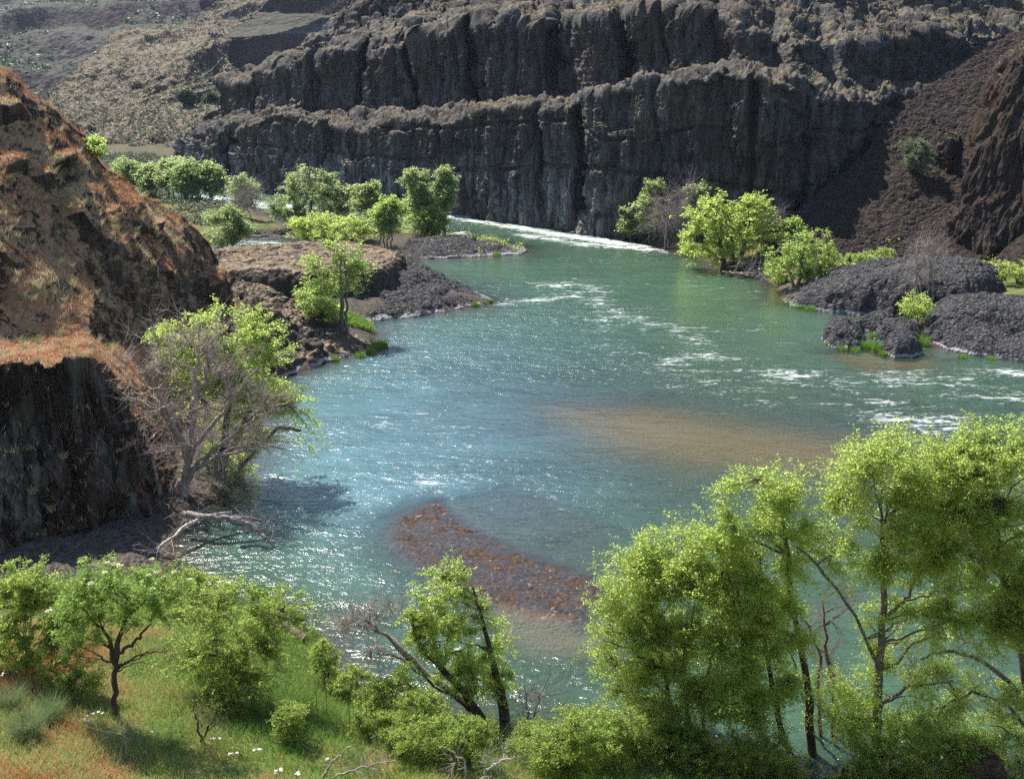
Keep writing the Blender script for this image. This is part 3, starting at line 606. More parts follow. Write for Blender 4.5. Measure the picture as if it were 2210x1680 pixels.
G_rust = grass_mat('cheatgrass_rust', [(0, (.3, .115, .06)), (.5, (.48, .27, .15)), (1, (.62, .52, .33))])
G_mead = grass_mat('meadow_grass', [(0, (.14, .26, .05)), (.35, (.28, .37, .1)), (.6, (.42, .4, .17)), (.78, (.5, .32, .15)), (1, (.45, .18, .08))])

def leaves(P, size, N0=None, flat=.5, asp=.55, out=None, rg=rng):
    n = len(P)
    a = rg.normal(size=(n, 3)); a[:, 2] = a[:, 2]*.6-.15
    if out is not None: a = a+out*.9
    a /= np.linalg.norm(a, axis=1, keepdims=True)+1e-9
    nn = rg.normal(size=(n, 3)); nn[:, 2] += flat*2.2
    b = np.cross(nn, a); b /= np.linalg.norm(b, axis=1, keepdims=True)+1e-9
    c = np.cross(a, b)
    s = (size*rg.uniform(.6, 1.35, n))[:, None]
    base = P; mid = P+a*s*.5+c*s*.08; tip = P+a*s
    V = np.stack([base, mid+b*s*asp*.5, tip, mid-b*s*asp*.5], 1).reshape(-1, 3)
    F = np.arange(4*n).reshape(n, 4)
    v = np.repeat(np.clip(rg.beta(2, 2, n), 0, 1), 4)
    return V, F, v
def bez(A, Bc, C, n):
    t = np.linspace(0, 1, n)[None, :, None]
    return (1-t)**2*A[:, None]+2*t*(1-t)*Bc[:, None]+t*t*C[:, None]
def in_blobs(Bc, Br, n, rg, lo=.0, power=.55):
    vol = Br.prod(1)**.8; k = rg.choice(len(Bc), n, p=vol/vol.sum())
    d = rg.normal(size=(n, 3)); d /= np.linalg.norm(d, axis=1, keepdims=True)
    r = lo+(1-lo)*rg.random(n)**power
    r *= 1+.0*r
    return Bc[k]+d*r[:, None]*Br[k], d
def tree(name, label, cat, base, trunks, blobs, nl=24, n2=160, nleaf=9000, ls=.2, leafm=L_mid, bark=B_dark, depth=None, z=None, group=None, sig=.35, bare=None, nbare=0, bare_bark=None, seed=0, rt=1., flat=.6, parts=('trunk', 'crown'), deep=1., flowers=0, twr=.012, extra_n3=0, asp=.55):
    rg = np.random.default_rng(seed+1000)
    if depth is None:
        b = ghit(*base)
    else:
        b = dp(base[0], base[1], depth)
        if z is not None: b = zp(base[0], depth, z)
    cd = float(camdepth(b)); s = cd/FOC; Yb = float(b[1])
    th = thing(name, b, label, cat, group)
    if ls < .11: trunks = [[(q[0], q[1], q[2]*.8)+tuple(q[3:]) for q in tr] for tr in trunks]
    # trunks
    tp = []; tr_ = []
    for tr in trunks:
        pts = np.array([[q[0], q[1]] for q in tr], float); rad = np.array([q[2] for q in tr], float)*s*.5
        m = 16; tt = np.linspace(0, 1, m); ti = np.linspace(0, 1, len(tr))
        dY = np.interp(tt, ti, [q[3] if len(q) > 3 else 0. for q in tr])
        w = dp(np.interp(tt, ti, pts[:, 0]), np.interp(tt, ti, pts[:, 1]), Yb+dY)
        w[1:-1] = (w[:-2]+w[1:-1]*2+w[2:])/4
        w[1:, :] += rg.normal(size=(m-1, 3))*s*2.2*rt
        w[0, 2] -= .25
        tp.append(w); tr_.append(np.interp(tt, ti, rad))
    parts_geo = []
    if tp:
        TP = np.stack(tp); TR = np.stack(tr_); parts_geo.append(tubes(TP, TR, 8))
        cand = TP[:, 2:].reshape(-1, 3); cr = TR[:, 2:].reshape(-1)
    else:
        ns = 9; off = rg.normal(size=(ns, 3))*[.5, .5, 0]*s*10; cand = b+off; cr = np.full(ns, s*2.)
    def grow(Bc, Br, nl, n2, n3, leafy, bark_, out_parts, twr):
        P1, _ = in_blobs(Bc, Br, nl, rg, .25, .8); P1 = P1-(P1-Bc.mean(0))*.12
        hd = np.linalg.norm((cand[None]-P1[:, None])[..., :2], axis=-1)
        cost = np.abs(cand[None, :, 2]-(P1[:, None, 2]-.55*hd))+.35*hd+np.maximum(0, cand[None, :, 2]-P1[:, None, 2])*2
        k = cost.argmin(1); A = cand[k]; L = np.linalg.norm(P1-A, axis=1)
        mid = A+(P1-A)*.5; mid[:, 2] += .14*L; mid += rg.normal(size=mid.shape)*.07*L[:, None]
        LP = bez(A, mid, P1, 10); LP[:, 1:-1] += rg.normal(size=LP[:, 1:-1].shape)*(.018*L)[:, None, None]
        r0 = np.minimum(cr[k]*.62, .012+L*.018*rt)
        LR = r0[:, None]*np.linspace(1, .3, 10)[None]
        geo = [tubes(LP, LR, 5)]
        P2, d2 = in_blobs(Bc, Br, int(n2*1.9), rg, .25, .42)
        fr_ = 1.6/max(.5, Br.mean()); gap = fbm(P2, fr_, 2, seed+5); kp = gap > np.quantile(gap, .42)
        P2, d2 = P2[kp], d2[kp]; P2 = P2+d2*(fbm(P2, fr_*.8, 2, seed+9)*Br.mean()*.7)[:, None]
        c2 = LP[:, 3:].reshape(-1, 3)
        k2 = (((P2[:, None]-c2[None])**2).sum(-1)).argmin(1); A2 = c2[k2]
        L2 = np.linalg.norm(P2-A2, axis=1); keep = L2 > .02; P2, A2, L2, d2 = P2[keep], A2[keep], L2[keep], d2[keep]
        mid = A2+(P2-A2)*.5; mid[:, 2] += .1*L2; mid += rg.normal(size=mid.shape)*.1*L2[:, None]
        TW = bez(A2, mid, P2, 6); TW[:, 1:-1] += rg.normal(size=TW[:, 1:-1].shape)*(.03*L2)[:, None, None]
        geo.append(tubes(TW, (twr*np.ones(len(TW)))[:, None]*np.linspace(1.5, .5, 6)[None], 3))
        if n3:
            kk = rg.integers(0, len(TW), n3); jj = rg.integers(1, 6, n3); A3 = TW[kk, jj]
            dr = (TW[kk, 5]-TW[kk, 2]); dr /= np.linalg.norm(dr, axis=1, keepdims=True)+1e-6
            dr = dr*.8+rg.normal(size=dr.shape)*.55+[0, 0, .1]; ln = s*rg.uniform(12, 42, n3)
            C3 = A3+dr*ln[:, None]; m3 = (A3+C3)/2+rg.normal(size=A3.shape)*(ln*.12)[:, None]
            W3 = bez(A3, m3, C3, 4); geo.append(tubes(W3, np.full(n3, twr*.55)[:, None]*np.array([1.1, .9, .7, .4])[None], 3))
        if leafy:
            ns = len(TW)*9; kk = rg.integers(0, len(TW), ns); jj = rg.integers(2, 6, ns); A3 = TW[kk, jj]
            dr = d2[kk]*.75+rg.normal(size=(ns, 3))*.62+[0, 0, .12]; dr /= np.linalg.norm(dr, axis=1, keepdims=True)+1e-6; dr[:, 2] *= .75
            sl = sig*rg.uniform(1., 3.4, ns)
            C3 = A3+dr*sl[:, None]; C3[:, 2] -= sl*.12; m3 = (A3+C3)/2; m3[:, 2] += sl*.1; W3 = bez(A3, m3, C3, 4)
            if twr < .0125: geo.append(tubes(W3[::2], np.full((len(W3[::2]), 1), twr*.4)*np.array([[1.1, .9, .7, .4]]), 3))
            q = rg.choice(ns, leafy, p=sl/sl.sum()); t = rg.uniform(.1, 1.05, leafy)*3; i0 = np.clip(t.astype(int), 0, 2); f = (t-i0)[:, None]
            P = W3[q, i0]*(1-f)+W3[q, i0+1]*f+rg.normal(size=(leafy, 3))*sig*.3*[1, 1, .5]
            return geo, leaves(P, ls, flat=flat, out=dr[q]*.6, rg=rg, asp=asp), TW
        return geo, None, TW
    def mkblobs(bl):
        bc = []; br = []
        for q in bl:
            dy = q[4] if len(q) > 4 else 0.
            bc.append(dp(q[0], q[1], Yb+dy)); br.append([q[2]*s*1.14, q[2]*s*.85*deep, q[3]*s*1.12])
        return np.array(bc), np.array(br)
    Bc, Br = mkblobs(blobs)
    geo, lv, TW = grow(Bc, Br, nl, n2, extra_n3, nleaf, bark, parts, twr)
    parts_geo += geo
    V, F = merge(parts_geo); mesh(parts[0], V-b, F, bark, th)
    if lv is not None: mesh(parts[1], lv[0]-b, lv[1], leafm, th, attrs={'var': lv[2]}, smooth=False)
    if bare:
        Bc2, Br2 = mkblobs(bare)
        g2, _, _ = grow(Bc2, Br2, max(6, nbare//16), nbare, nbare*4, 0, bare_bark or B_grey, None, twr)
        V, F = merge(g2); mesh('bare_branch', V-b, F, bare_bark or B_grey, th)
    if flowers:
        top = TW[:, 5]; c = Bc.mean(0)
        score = (top-c)[:, 2]*.9-(top-c)[:, 1]*.5+rg.normal(size=len(top))*.35
        idx = np.argsort(-score)[:flowers*3]; idx = rg.choice(idx, flowers, replace=False)
        for i in idx:
            n = 90; a = rg.uniform(0, 2*PI, n); r = .11*np.sqrt(rg.random(n))*rg.uniform(.7, 1.2)
            P = top[i]+[0, 0, .12]+np.stack([np.cos(a)*r, np.sin(a)*r, .05-r*r*1.5], 1)
            lv = leaves(P, .045, flat=3, asp=1., rg=rg); fl = mesh('flower_cluster', lv[0]-b, lv[1], M_flower, th, attrs={'var': lv[2]}, smooth=False)
    return th
def bush(label, x, yb, w, h, name='shrub', cat='bush', leafm=L_bush, nleaf=6000, ls=.11, seed=0, group=None, depth=None, z=None, n2=110, sig=.16, lump=3, twr=.008, bark=B_dark, flat=.4, asp=.5):
    w = w*1.15; h = h*1.12; nleaf = int(nleaf*1.5); n2 = int(n2*1.3)
    rg = np.random.default_rng(seed)
    bl = [(x, yb-h*.45, w*.42, h*.42)]
    for i in range(lump+2):
        bl.append((x+rg.uniform(-.42, .42)*w, yb-h*rg.uniform(.2, .85), w*rg.uniform(.14, .24), h*rg.uniform(.13, .24), rg.uniform(-.6, .3)))
    return tree(name, label, cat, (x, yb), [], bl, 14, n2, nleaf, ls, leafm, bark, depth, z, group, sig, seed=seed+50, parts=('stem', 'foliage'), twr=twr, flat=flat, asp=asp)
# ---------------------------------------------------------------- blades of grass
def blades(P, h, wd, lean, var, rg=rng, droop=.35):
    n = len(P); a = rg.uniform(0, 2*PI, n); dirv = np.stack([np.cos(a), np.sin(a), 0*a], 1)
    a2 = rg.uniform(0, 2*PI, n); side = np.stack([np.cos(a2), np.sin(a2), 0*a], 1)*np.asarray(wd).reshape(-1, 1)*.5
    h = np.asarray(h)*np.ones(n); up = np.zeros((n, 3)); up[:, 2] = h
    L = (np.asarray(lean)*h)[:, None]*dirv
    m = P+up*.55+L*.35; t = P+up*(1-droop*rg.random(n)[:, None]*.5)+L
    V = np.stack([P-side, P+side, m+side*.7, m-side*.7, t], 1).reshape(-1, 3)
    i = np.arange(n)*5
    F4 = np.stack([i, i+1, i+2, i+3], 1); F3 = np.stack([i+3, i+2, i+4], 1)
    return V, [F4, F3], np.repeat(np.clip(var, 0, 1), 5)
def tuft(label, x, y, r_px, h_px, mat=G_bright, n=260, seed=0, cat='grass tuft', name='grass_tuft', depth=None, z=0., lean=.55, group=None, wd=None, base=None, dry=0.):
    rg = np.random.default_rng(seed+300)
    b = gp(x, y, z) if depth is None else zp(x, depth, z)
    if base is not None: b = base
    s = float(camdepth(b))/FOC
    a = rg.uniform(0, 2*PI, n); r = np.sqrt(rg.random(n))*r_px*s
    P = b+np.stack([np.cos(a)*r, np.sin(a)*r*1.3, np.full(n, -.05)], 1)
    V, F, v = blades(P, h_px*s*rg.uniform(.6, 1.2, n)*(1-.45*(r/(r_px*s+1e-6))**2), max(s*1.1, .012) if wd is None else wd, lean, rg.random(n)*.75+dry, rg)
    o = mesh(name, V, F, mat, loc=b, attrs={'var': v}, smooth=False); return tag(o, label, cat, group)

# ================================================================ foreground right trees
TG = 'alder trees on the near bank'
tree('alder_tree', 'leaning near tree with two dark trunks, alone over the gravel bar', 'tree', (1080, 1570),
     [[(1050, 1568, 30), (1005, 1500, 22), (960, 1450, 17), (905, 1390, 12), (880, 1330, 6)], [(1092, 1575, 34), (1078, 1490, 26), (1062, 1420, 16), (1040, 1330, 9), (1020, 1270, 5)], [(1060, 1560, 12), (1000, 1520, 9), (940, 1480, 7), (880, 1430, 5)]],
     [(930, 1285, 70, 48), (980, 1330, 80, 55), (1030, 1380, 72, 70), (1060, 1450, 48, 70), (940, 1380, 70, 62), (1000, 1460, 66, 55), (900, 1330, 40, 40), (960, 1240, 50, 25)],
     34, 420, 42000, .095, L_near, B_dark, sig=.14, seed=1, bare=[(1020, 1270, 70, 38)], nbare=26, bare_bark=B_grey, twr=.009)
tree('dead_tree', 'bleached twiggy dead limb reaching left from the leaning near tree', 'dead tree', (1040, 1545),
     [[(1040, 1545, 24), (960, 1480, 20), (905, 1440, 20), (860, 1390, 17), (835, 1370, 10), (795, 1345, 6)]],
     [(790, 1335, 55, 32), (745, 1345, 30, 18), (830, 1310, 50, 28), (820, 1400, 45, 22)], 20, 150, 0, .1, L_near, B_grey, sig=.1, seed=2, parts=('trunk', 'crown'), extra_n3=1300, twr=.011)
tree('alder_tree', 'bushy multi-trunk near tree left of the tall right-hand trees', 'tree', (1470, 1690),
     [[(1460, 1690, 18), (1455, 1560, 16), (1440, 1480, 13), (1420, 1380, 9), (1400, 1280, 5)], [(1500, 1690, 16), (1490, 1580, 15), (1470, 1450, 12), (1500, 1300, 6)], [(1530, 1690, 14), (1520, 1560, 12), (1530, 1430, 9), (1540, 1330, 5)]],
     [(1400, 1230, 95, 60), (1340, 1310, 75, 75), (1450, 1190, 70, 60), (1380, 1400, 110, 70), (1480, 1300, 90, 90), (1330, 1440, 60, 45), (1450, 1480, 90, 70), (1500, 1420, 60, 60), (1390, 1530, 70, 55)],
     44, 900, 105000, .098, L_near, B_dark, depth=40.5, z=.6, group=TG, sig=.24, seed=3, twr=.009)
tree('alder_tree', 'tall near tree with a straight dark trunk and rounded top, third from the right edge', 'tree', (1760, 1700),
     [[(1765, 1740, 26), (1750, 1600, 24), (1745, 1480, 20), (1715, 1340, 15), (1700, 1200, 12), (1690, 1100, 6)], [(1735, 1740, 20), (1700, 1620, 18), (1670, 1500, 15), (1650, 1380, 10), (1640, 1200, 5)], [(1700, 1740, 20), (1660, 1640, 17), (1620, 1520, 13), (1600, 1380, 8), (1590, 1240, 4)]],
     [(1660, 1050, 90, 50), (1600, 1110, 80, 65), (1700, 1130, 75, 75), (1560, 1190, 75, 70), (1640, 1220, 100, 90), (1580, 1310, 95, 90), (1690, 1320, 80, 80), (1620, 1430, 95, 80), (1560, 1530, 85, 70), (1680, 1500, 70, 60)],
     50, 1000, 125000, .098, L_near, B_dark, depth=39.2, z=.6, group=TG, sig=.24, seed=4, twr=.009)
tree('alder_tree', 'big spreading near tree with a forked reddish trunk and pale broad crown', 'tree', (1890, 1740),
     [[(1893, 1760, 30), (1895, 1600, 26), (1893, 1480, 22), (1905, 1340, 18), (1912, 1230, 14), (1905, 1130, 8)], [(1895, 1500, 16), (1905, 1450, 14), (1870, 1380, 9), (1830, 1300, 8), (1760, 1210, 8), (1720, 1180, 5)], [(1912, 1330, 12), (1960, 1290, 8), (1990, 1220, 6)], [(1900, 1520, 12), (1960, 1480, 9), (2060, 1470, 6)]],
     [(1950, 1000, 120, 60), (1880, 1060, 110, 70), (2040, 1050, 110, 80), (1960, 1150, 120, 80), (1830, 1110, 80, 55), (2040, 1200, 110, 90), (1850, 1210, 60, 55), (2100, 1330, 90, 80), (1990, 1330, 80, 70), (1900, 1480, 90, 60), (2030, 1500, 80, 60), (1860, 1560, 70, 50), (1960, 1600, 90, 60)],
     56, 1150, 140000, .098, L_near, B_alder, depth=38.2, z=.5, group=TG, sig=.24, seed=5, twr=.01)
tree('alder_tree', 'near tree cut by the right edge with a pale leaning trunk and arching bare limbs', 'tree', (2260, 1740),
     [[(2290, 1760, 36), (2240, 1560, 32), (2210, 1420, 28), (2185, 1320, 22), (2160, 1220, 14), (2150, 1100, 8)], [(2230, 1560, 20), (2190, 1480, 14), (2110, 1420, 10), (2030, 1400, 8), (1990, 1420, 5)], [(2240, 1600, 14), (2180, 1520, 10), (2100, 1490, 8), (2020, 1530, 5)]],
     [(2160, 950, 90, 50), (2190, 1050, 110, 80), (2120, 1130, 90, 80), (2220, 1180, 100, 100), (2160, 1290, 90, 70), (2240, 1330, 80, 90), (2110, 1010, 50, 45), (2190, 1500, 60, 60), (2120, 1600, 80, 50)],
     50, 900, 110000, .098, L_near, B_alder, depth=38, z=.5, group=TG, sig=.18, seed=6, bare=[(2060, 1430, 120, 60), (2150, 1520, 90, 60)], nbare=90, bare_bark=B_grey, twr=.01)
tree('dead_tree', 'thin reddish dead trees with fine twigs seen through the gap between near trees', 'dead tree', (1790, 1690),
     [[(1800, 1690, 14), (1800, 1560, 13), (1795, 1450, 12), (1780, 1390, 8), (1775, 1300, 4)], [(1762, 1690, 12), (1760, 1600, 11), (1730, 1480, 8), (1700, 1400, 4)], [(1770, 1640, 12), (1768, 1500, 10), (1770, 1400, 7), (1740, 1340, 4)]],
     [(1770, 1400, 60, 60), (1740, 1330, 50, 45), (1830, 1290, 55, 50), (1800, 1470, 50, 60)], 18, 110, 0, .1, L_near, bark_mat('bark_red_dead', (.06, .035, .028), (.24, .15, .12)), depth=40.5, z=.3, sig=.1, seed=7, extra_n3=700, twr=.009)
# ================================================================ bare and green trees at the left cliff foot
tree('dead_tree', 'large leafless grey tree fanning out in front of the left cliff', 'dead tree', (385, 1098),
     [[(388, 1110, 26), (398, 1060, 22), (408, 1000, 18), (385, 930, 16), (350, 860, 9), (320, 800, 5)], [(400, 1050, 20), (412, 980, 16), (418, 900, 13), (425, 800, 8), (430, 700, 6)], [(375, 1100, 16), (385, 1050, 15), (400, 1010, 12)], [(350, 1095, 14), (340, 1040, 12), (328, 980, 9), (310, 920, 5)], [(408, 990, 16), (450, 930, 12), (500, 860, 8), (560, 790, 4)], [(405, 1010, 12), (470, 960, 9), (560, 900, 6), (630, 860, 3)], [(410, 880, 12), (450, 800, 8), (470, 720, 5)]],
     [(400, 880, 150, 130), (300, 830, 90, 90), (330, 960, 110, 90), (420, 760, 110, 80), (520, 880, 120, 80), (560, 940, 80, 50), (250, 860, 60, 60), (420, 1040, 110, 60), (470, 680, 40, 40)],
     70, 560, 0, .1, L_near, B_twig, depth=66, z=.2, sig=.1, seed=8, extra_n3=4200, twr=.018, deep=.7, rt=1.3)
tree('alder_tree', 'green leafy tree behind the large leafless tree, leaning over the water', 'tree', (480, 1085),
     [[(480, 1090, 22), (480, 1000, 18), (490, 900, 14), (500, 800, 9), (480, 720, 5)], [(485, 1070, 14), (540, 980, 11), (600, 920, 8), (650, 930, 5)], [(482, 1000, 12), (530, 900, 9), (560, 830, 6)]],
     [(430, 720, 75, 45), (510, 715, 85, 45), (580, 745, 55, 40), (460, 790, 90, 60), (550, 810, 70, 60), (600, 860, 60, 45), (640, 900, 45, 40), (660, 940, 35, 45), (500, 870, 80, 60), (540, 950, 60, 45), (430, 860, 50, 50), (470, 1000, 50, 40), (345, 735, 28, 22), (520, 1010, 40, 30)],
     44, 560, 60000, .15, L_near, B_alder, depth=70.5, z=0., sig=.26, seed=9, twr=.014, deep=.75)
# fallen limbs at the foot
def limb(name, label, pts, cat='driftwood', bark=B_pale, twigs=40, seed=0, z=None, twr=.02, blob=None):
    rg = np.random.default_rng(seed); W = np.array([gp(x, y, zz) for x, y, _, zz in pts]); b = W[0]
    s = float(camdepth(b))/FOC; n = 24; ti = np.linspace(0, 1, len(pts)); tt = np.linspace(0, 1, n)
    P = np.stack([np.interp(tt, ti, W[:, i]) for i in range(3)], 1); P[1:-1] = (P[:-2]+2*P[1:-1]+P[2:])/4
    P[1:] += rg.normal(size=(n-1, 3))*s*1.6; rad = np.interp(tt, ti, [p[2] for p in pts])*s*.5
    geo = [tubes(P[None], rad[None], 8)]
    if twigs:
        k = rg.integers(n//4, n, twigs); A = P[k]; dr = rg.normal(size=(twigs, 3))*[1, .6, .6]+(P[np.minimum(k+1, n-1)]-P[k-1])/s*.02+[0, 0, .25]
        dr /= np.linalg.norm(dr, axis=1, keepdims=True); ln = s*rg.uniform(25, 80, twigs)
        C = A+dr*ln[:, None]; Wt = bez(A, (A+C)/2+rg.normal(size=A.shape)*(.15*ln)[:, None], C, 6)
        geo.append(tubes(Wt, np.full(twigs, twr)[:, None]*np.linspace(1, .3, 6)[None], 4))
        m = twigs*4; kk = rg.integers(0, twigs, m); A = Wt[kk, rg.integers(2, 6, m)]; dr = rg.normal(size=(m, 3)); dr /= np.linalg.norm(dr, axis=1, keepdims=True)
        C = A+dr*(s*rg.uniform(8, 28, m))[:, None]; geo.append(tubes(bez(A, (A+C)/2, C, 3), np.full(m, twr*.5)[:, None]*np.array([[1, .7, .4]]), 3))
    V, F = merge(geo); o = mesh(name, V, F, bark, loc=b); return tag(o, label, cat)
limb('fallen_branch', 'bleached fallen branch slanting down below the leafless tree', [(500, 1105, 7, 1.2), (430, 1118, 9, 1.3), (395, 1140, 8, 1.2), (345, 1178, 6, .8), (320, 1195, 4, .5), (305, 1212, 2, .3)], seed=1, twigs=26)
limb('fallen_branch', 'thin grey branch lying out over the dark water below the leafless tree', [(395, 1108, 14, 1.4), (450, 1115, 12, 1.5), (520, 1118, 9, 1.3), (570, 1122, 4, 1.)], seed=2, twigs=24, bark=B_grey)
limb('fallen_branch', 'drooping dead branch dipping to the river right of the bleached branch', [(500, 1120, 12, 1.5), (540, 1130, 9, 1.2), (575, 1160, 6, .6), (590, 1175, 3, .2)], seed=3, twigs=22, bark=B_grey)
for i, (p, lb) in enumerate([([(1590, 588, 4, .5), (1620, 594, 3, .5), (1650, 602, 2, .2)], 'bleached driftwood branch at the waterline under the dome tree'), ([(1640, 590, 4, .8), (1655, 604, 3, .3), (1662, 612, 2, .0)], 'pale stick slanting into the river right of the dome tree'), ([(1560, 586, 4, .6), (1600, 590, 3, .7), (1630, 588, 2, .9)], 'tangled grey branch under the dome tree roots'),
    ([(540, 510, 5, .6), (590, 508, 4, .7), (640, 512, 3, .4)], 'grey drift log at the back of the white channel'), ([(560, 518, 4, .4), (600, 514, 3, .6), (650, 506, 2, .9)], 'dark drift log lying across the grey drift log'), ([(990, 512, 4, .6), (1020, 510, 3, .6), (1050, 514, 2, .4)], 'weathered log on top of the gravelly island')]):
    limb('driftwood', lb, p, seed=40+i, twigs=16, bark=B_grey, twr=.03)
# ================================================================ foreground left
tree('elder_tree', 'elder tree with cream flower heads on a bare dark trunk in the meadow', 'tree', (246, 1548),
     [[(246, 1552, 19), (246, 1490, 15), (247, 1435, 15), (250, 1410, 16), (266, 1360, 12), (285, 1300, 8)], [(248, 1420, 13), (235, 1380, 10), (205, 1340, 7), (180, 1310, 4)], [(250, 1415, 12), (290, 1385, 8), (330, 1340, 5)]],
     [(270, 1262, 105, 48), (200, 1290, 78, 58), (340, 1300, 70, 45), (250, 1330, 100, 45), (165, 1340, 55, 50), (215, 1235, 40, 32), (350, 1270, 45, 30), (150, 1400, 38, 40), (370, 1300, 30, 30)],
     34, 330, 26000, .105, L_elder, B_dark, sig=.13, seed=20, flowers=22, twr=.008, bare=[(190, 1400, 60, 35), (330, 1400, 50, 45)], nbare=40, bare_bark=B_dark, asp=.36, flat=.9)
bush('tall yellow-green bush at the left edge behind the elder tree', 60, 1450, 190, 240, nleaf=34000, n2=330, seed=21, ls=.09, lump=7, sig=.13)
bush('wide olive bush between the elder tree and the leaning log', 480, 1500, 320, 215, nleaf=46000, n2=430, seed=22, ls=.08, lump=9, sig=.12)
bush('small low bush at the foot of the elder tree', 160, 1510, 130, 90, nleaf=7000, n2=120, seed=23, ls=.07, sig=.1)
bush('leafy shrub behind the elder crown at the dark water corner', 415, 1330, 130, 110, nleaf=9000, n2=150, seed=24, ls=.09, sig=.13)
bush('small yellow-green bush below the wide olive bush', 520, 1545, 110, 65, nleaf=5000, n2=90, seed=25, ls=.07, sig=.09)
bl = [(705, 1480, 60, 110, 'slender upright shrub at the water edge right of the log', 4500), (755, 1510, 80, 70, 'round light green shrub beside the slender upright shrub', 6000),
      (835, 1560, 120, 110, 'bright shrub left of the leaning near tree', 12000), (905, 1600, 110, 110, 'dense shrub between two bright shrubs at the bank', 11000), (800, 1590, 70, 60, 'small dark shrub in front of the bright bank shrubs', 4000),
      (940, 1640, 120, 100, 'bright low shrub beneath the leaning near tree', 11000), (1010, 1660, 110, 130, 'shaded shrub at the foot of the leaning tree trunks', 9000),
      (625, 1600, 70, 90, 'small yellow shrub alone in the meadow', 3600), (860, 1620, 60, 50, 'tiny shrub on the meadow edge', 2500)]
for i, (x, y, w_, h_, lb, n) in enumerate(bl):
    bush(lb, x, y, w_, h_, nleaf=n, n2=max(60, n//80), seed=30+i, ls=.075, sig=.1, group='shrubs along the near bank')
bl = [(1210, 1690, 170, 150, 'pale green shrub right of the leaning tree trunks', 22000), (1300, 1660, 150, 130, 'rounded shrub under the bushy multi-trunk tree', 17000), (1330, 1740, 150, 110, 'lowest bright shrub at the bottom edge centre', 13000),
      (1440, 1740, 200, 190, 'large olive shrub at the foot of the near trees', 26000), (1560, 1760, 210, 170, 'shaded shrub left of the straight dark trunk', 22000), (1140, 1640, 90, 90, 'thin twiggy shrub with brown stems beside the leaning tree', 3500),
      (1950, 1780, 170, 150, 'dark shrub at the foot of the forked trunk', 15000), (2090, 1730, 130, 120, 'green shrub beside the brown rock at the bottom right', 11000), (1830, 1790, 120, 110, 'dim shrub between the two tallest near trunks', 9000), (2200, 1780, 120, 100, 'shrub in the bottom right corner behind the brown rock', 8000), (1650, 1790, 190, 190, 'dark shrub massed around the straight dark trunks', 20000), (1900, 1800, 160, 230, 'tall dim shrub filling the gap below the forked trunk', 20000), (2030, 1800, 150, 250, 'tall shaded shrub left of the brown rock', 18000)]
for i, (x, y, w_, h_, lb, n) in enumerate(bl):
    bush(lb, x, y, w_, h_, nleaf=n, n2=max(80, n//80), seed=50+i, ls=.085, sig=.12, depth=None if y < 1700 and x < 1320 else 39-(y-1700)*.03+i*.1, z=None if y < 1700 and x < 1320 else .9, group='shrubs under the near trees', leafm=L_bush)
tree('dead_shrub', 'dry brown leafless stalky shrub right of the leaning tree', 'dead shrub', (1140, 1590), [[(1140, 1590, 6), (1160, 1520, 4), (1190, 1440, 2)], [(1130, 1590, 6), (1140, 1540, 4), (1130, 1480, 2)]],
     [(1165, 1510, 50, 60), (1130, 1560, 40, 40)], 12, 80, 0, .1, L_near, B_grey, seed=60, extra_n3=420, twr=.007)
# leaning broken log
b1 = ghit(655, 1385); 
def solid_log(label, p0, p1, r0, r1, mat, seed, name='log', cat='log'):
    rg = np.random.default_rng(seed); n = 30; k = 18; t = np.linspace(0, 1, n); P = p0*(1-t)[:, None]+p1*t[:, None]
    V, F = tubes(P[None], (r0*(1-t)+r1*t)[None], k)
    Vn = fbm(V, 2.6, 4, seed, .6, True)[:, None]*.09; c = np.repeat(P, k, 0); d = V-c; d /= np.linalg.norm(d, axis=1, keepdims=True)+1e-9
    V = V+d*Vn; V[-k:] += (p1-p0)/np.linalg.norm(p1-p0)*rg.uniform(-.1, .35, (k, 1))
    i0 = len(V); V = np.concatenate([V, P[:1], P[-1:]-(p1-p0)*.03]); i = np.arange(k); j = np.roll(i, -1)
    F3 = np.concatenate([np.stack([i, j, np.full(k, i0)], 1), np.stack([j+(n-1)*k, i+(n-1)*k, np.full(k, i0+1)], 1)])
    o = mesh(name, V, [F, F3], mat, loc=p0); return tag(o, label, cat)
solid_log('broken log leaning among the grass between the olive bush and the water', b1+[0, 0, .1], dp(562, 1320, b1[1]+.8), .33, .2, bark_mat('log_bark', (.05, .035, .025), (.24, .17, .12), 9.), 4)
# rock at bottom right
bp = zp(2112, 37., .4)
u_ = rng.random((1, 1)); nth = 60; nph = 80
th_, ph_ = np.meshgrid(np.linspace(.02, PI-.02, nth), np.linspace(0, 2*PI, nph), indexing='ij')
Gs = np.stack([np.sin(th_)*np.cos(ph_)*.75, np.sin(th_)*np.sin(ph_)*.7, np.cos(th_)*.75], -1)
Gs = np.sign(Gs)*np.abs(Gs)**.8; Gs = Gs+bp+[0, 0, .35]
nn = (Gs-bp-[0, 0, .35]); Gs = Gs+nn*(fbm(Gs, 1.6, 4, 9, .6, True)*.35)[..., None]
tag(mesh('boulder', Gs.reshape(-1, 3), grid_faces(nth, nph), rock_mat('brown_rock', (.03, .018, .012), (.1, .065, .045), (.2, .14, .1), cell=3, vstretch=1, bumpd=.15), loc=bp), 'reddish brown blocky rock at the bottom right under the near trees', 'rock')

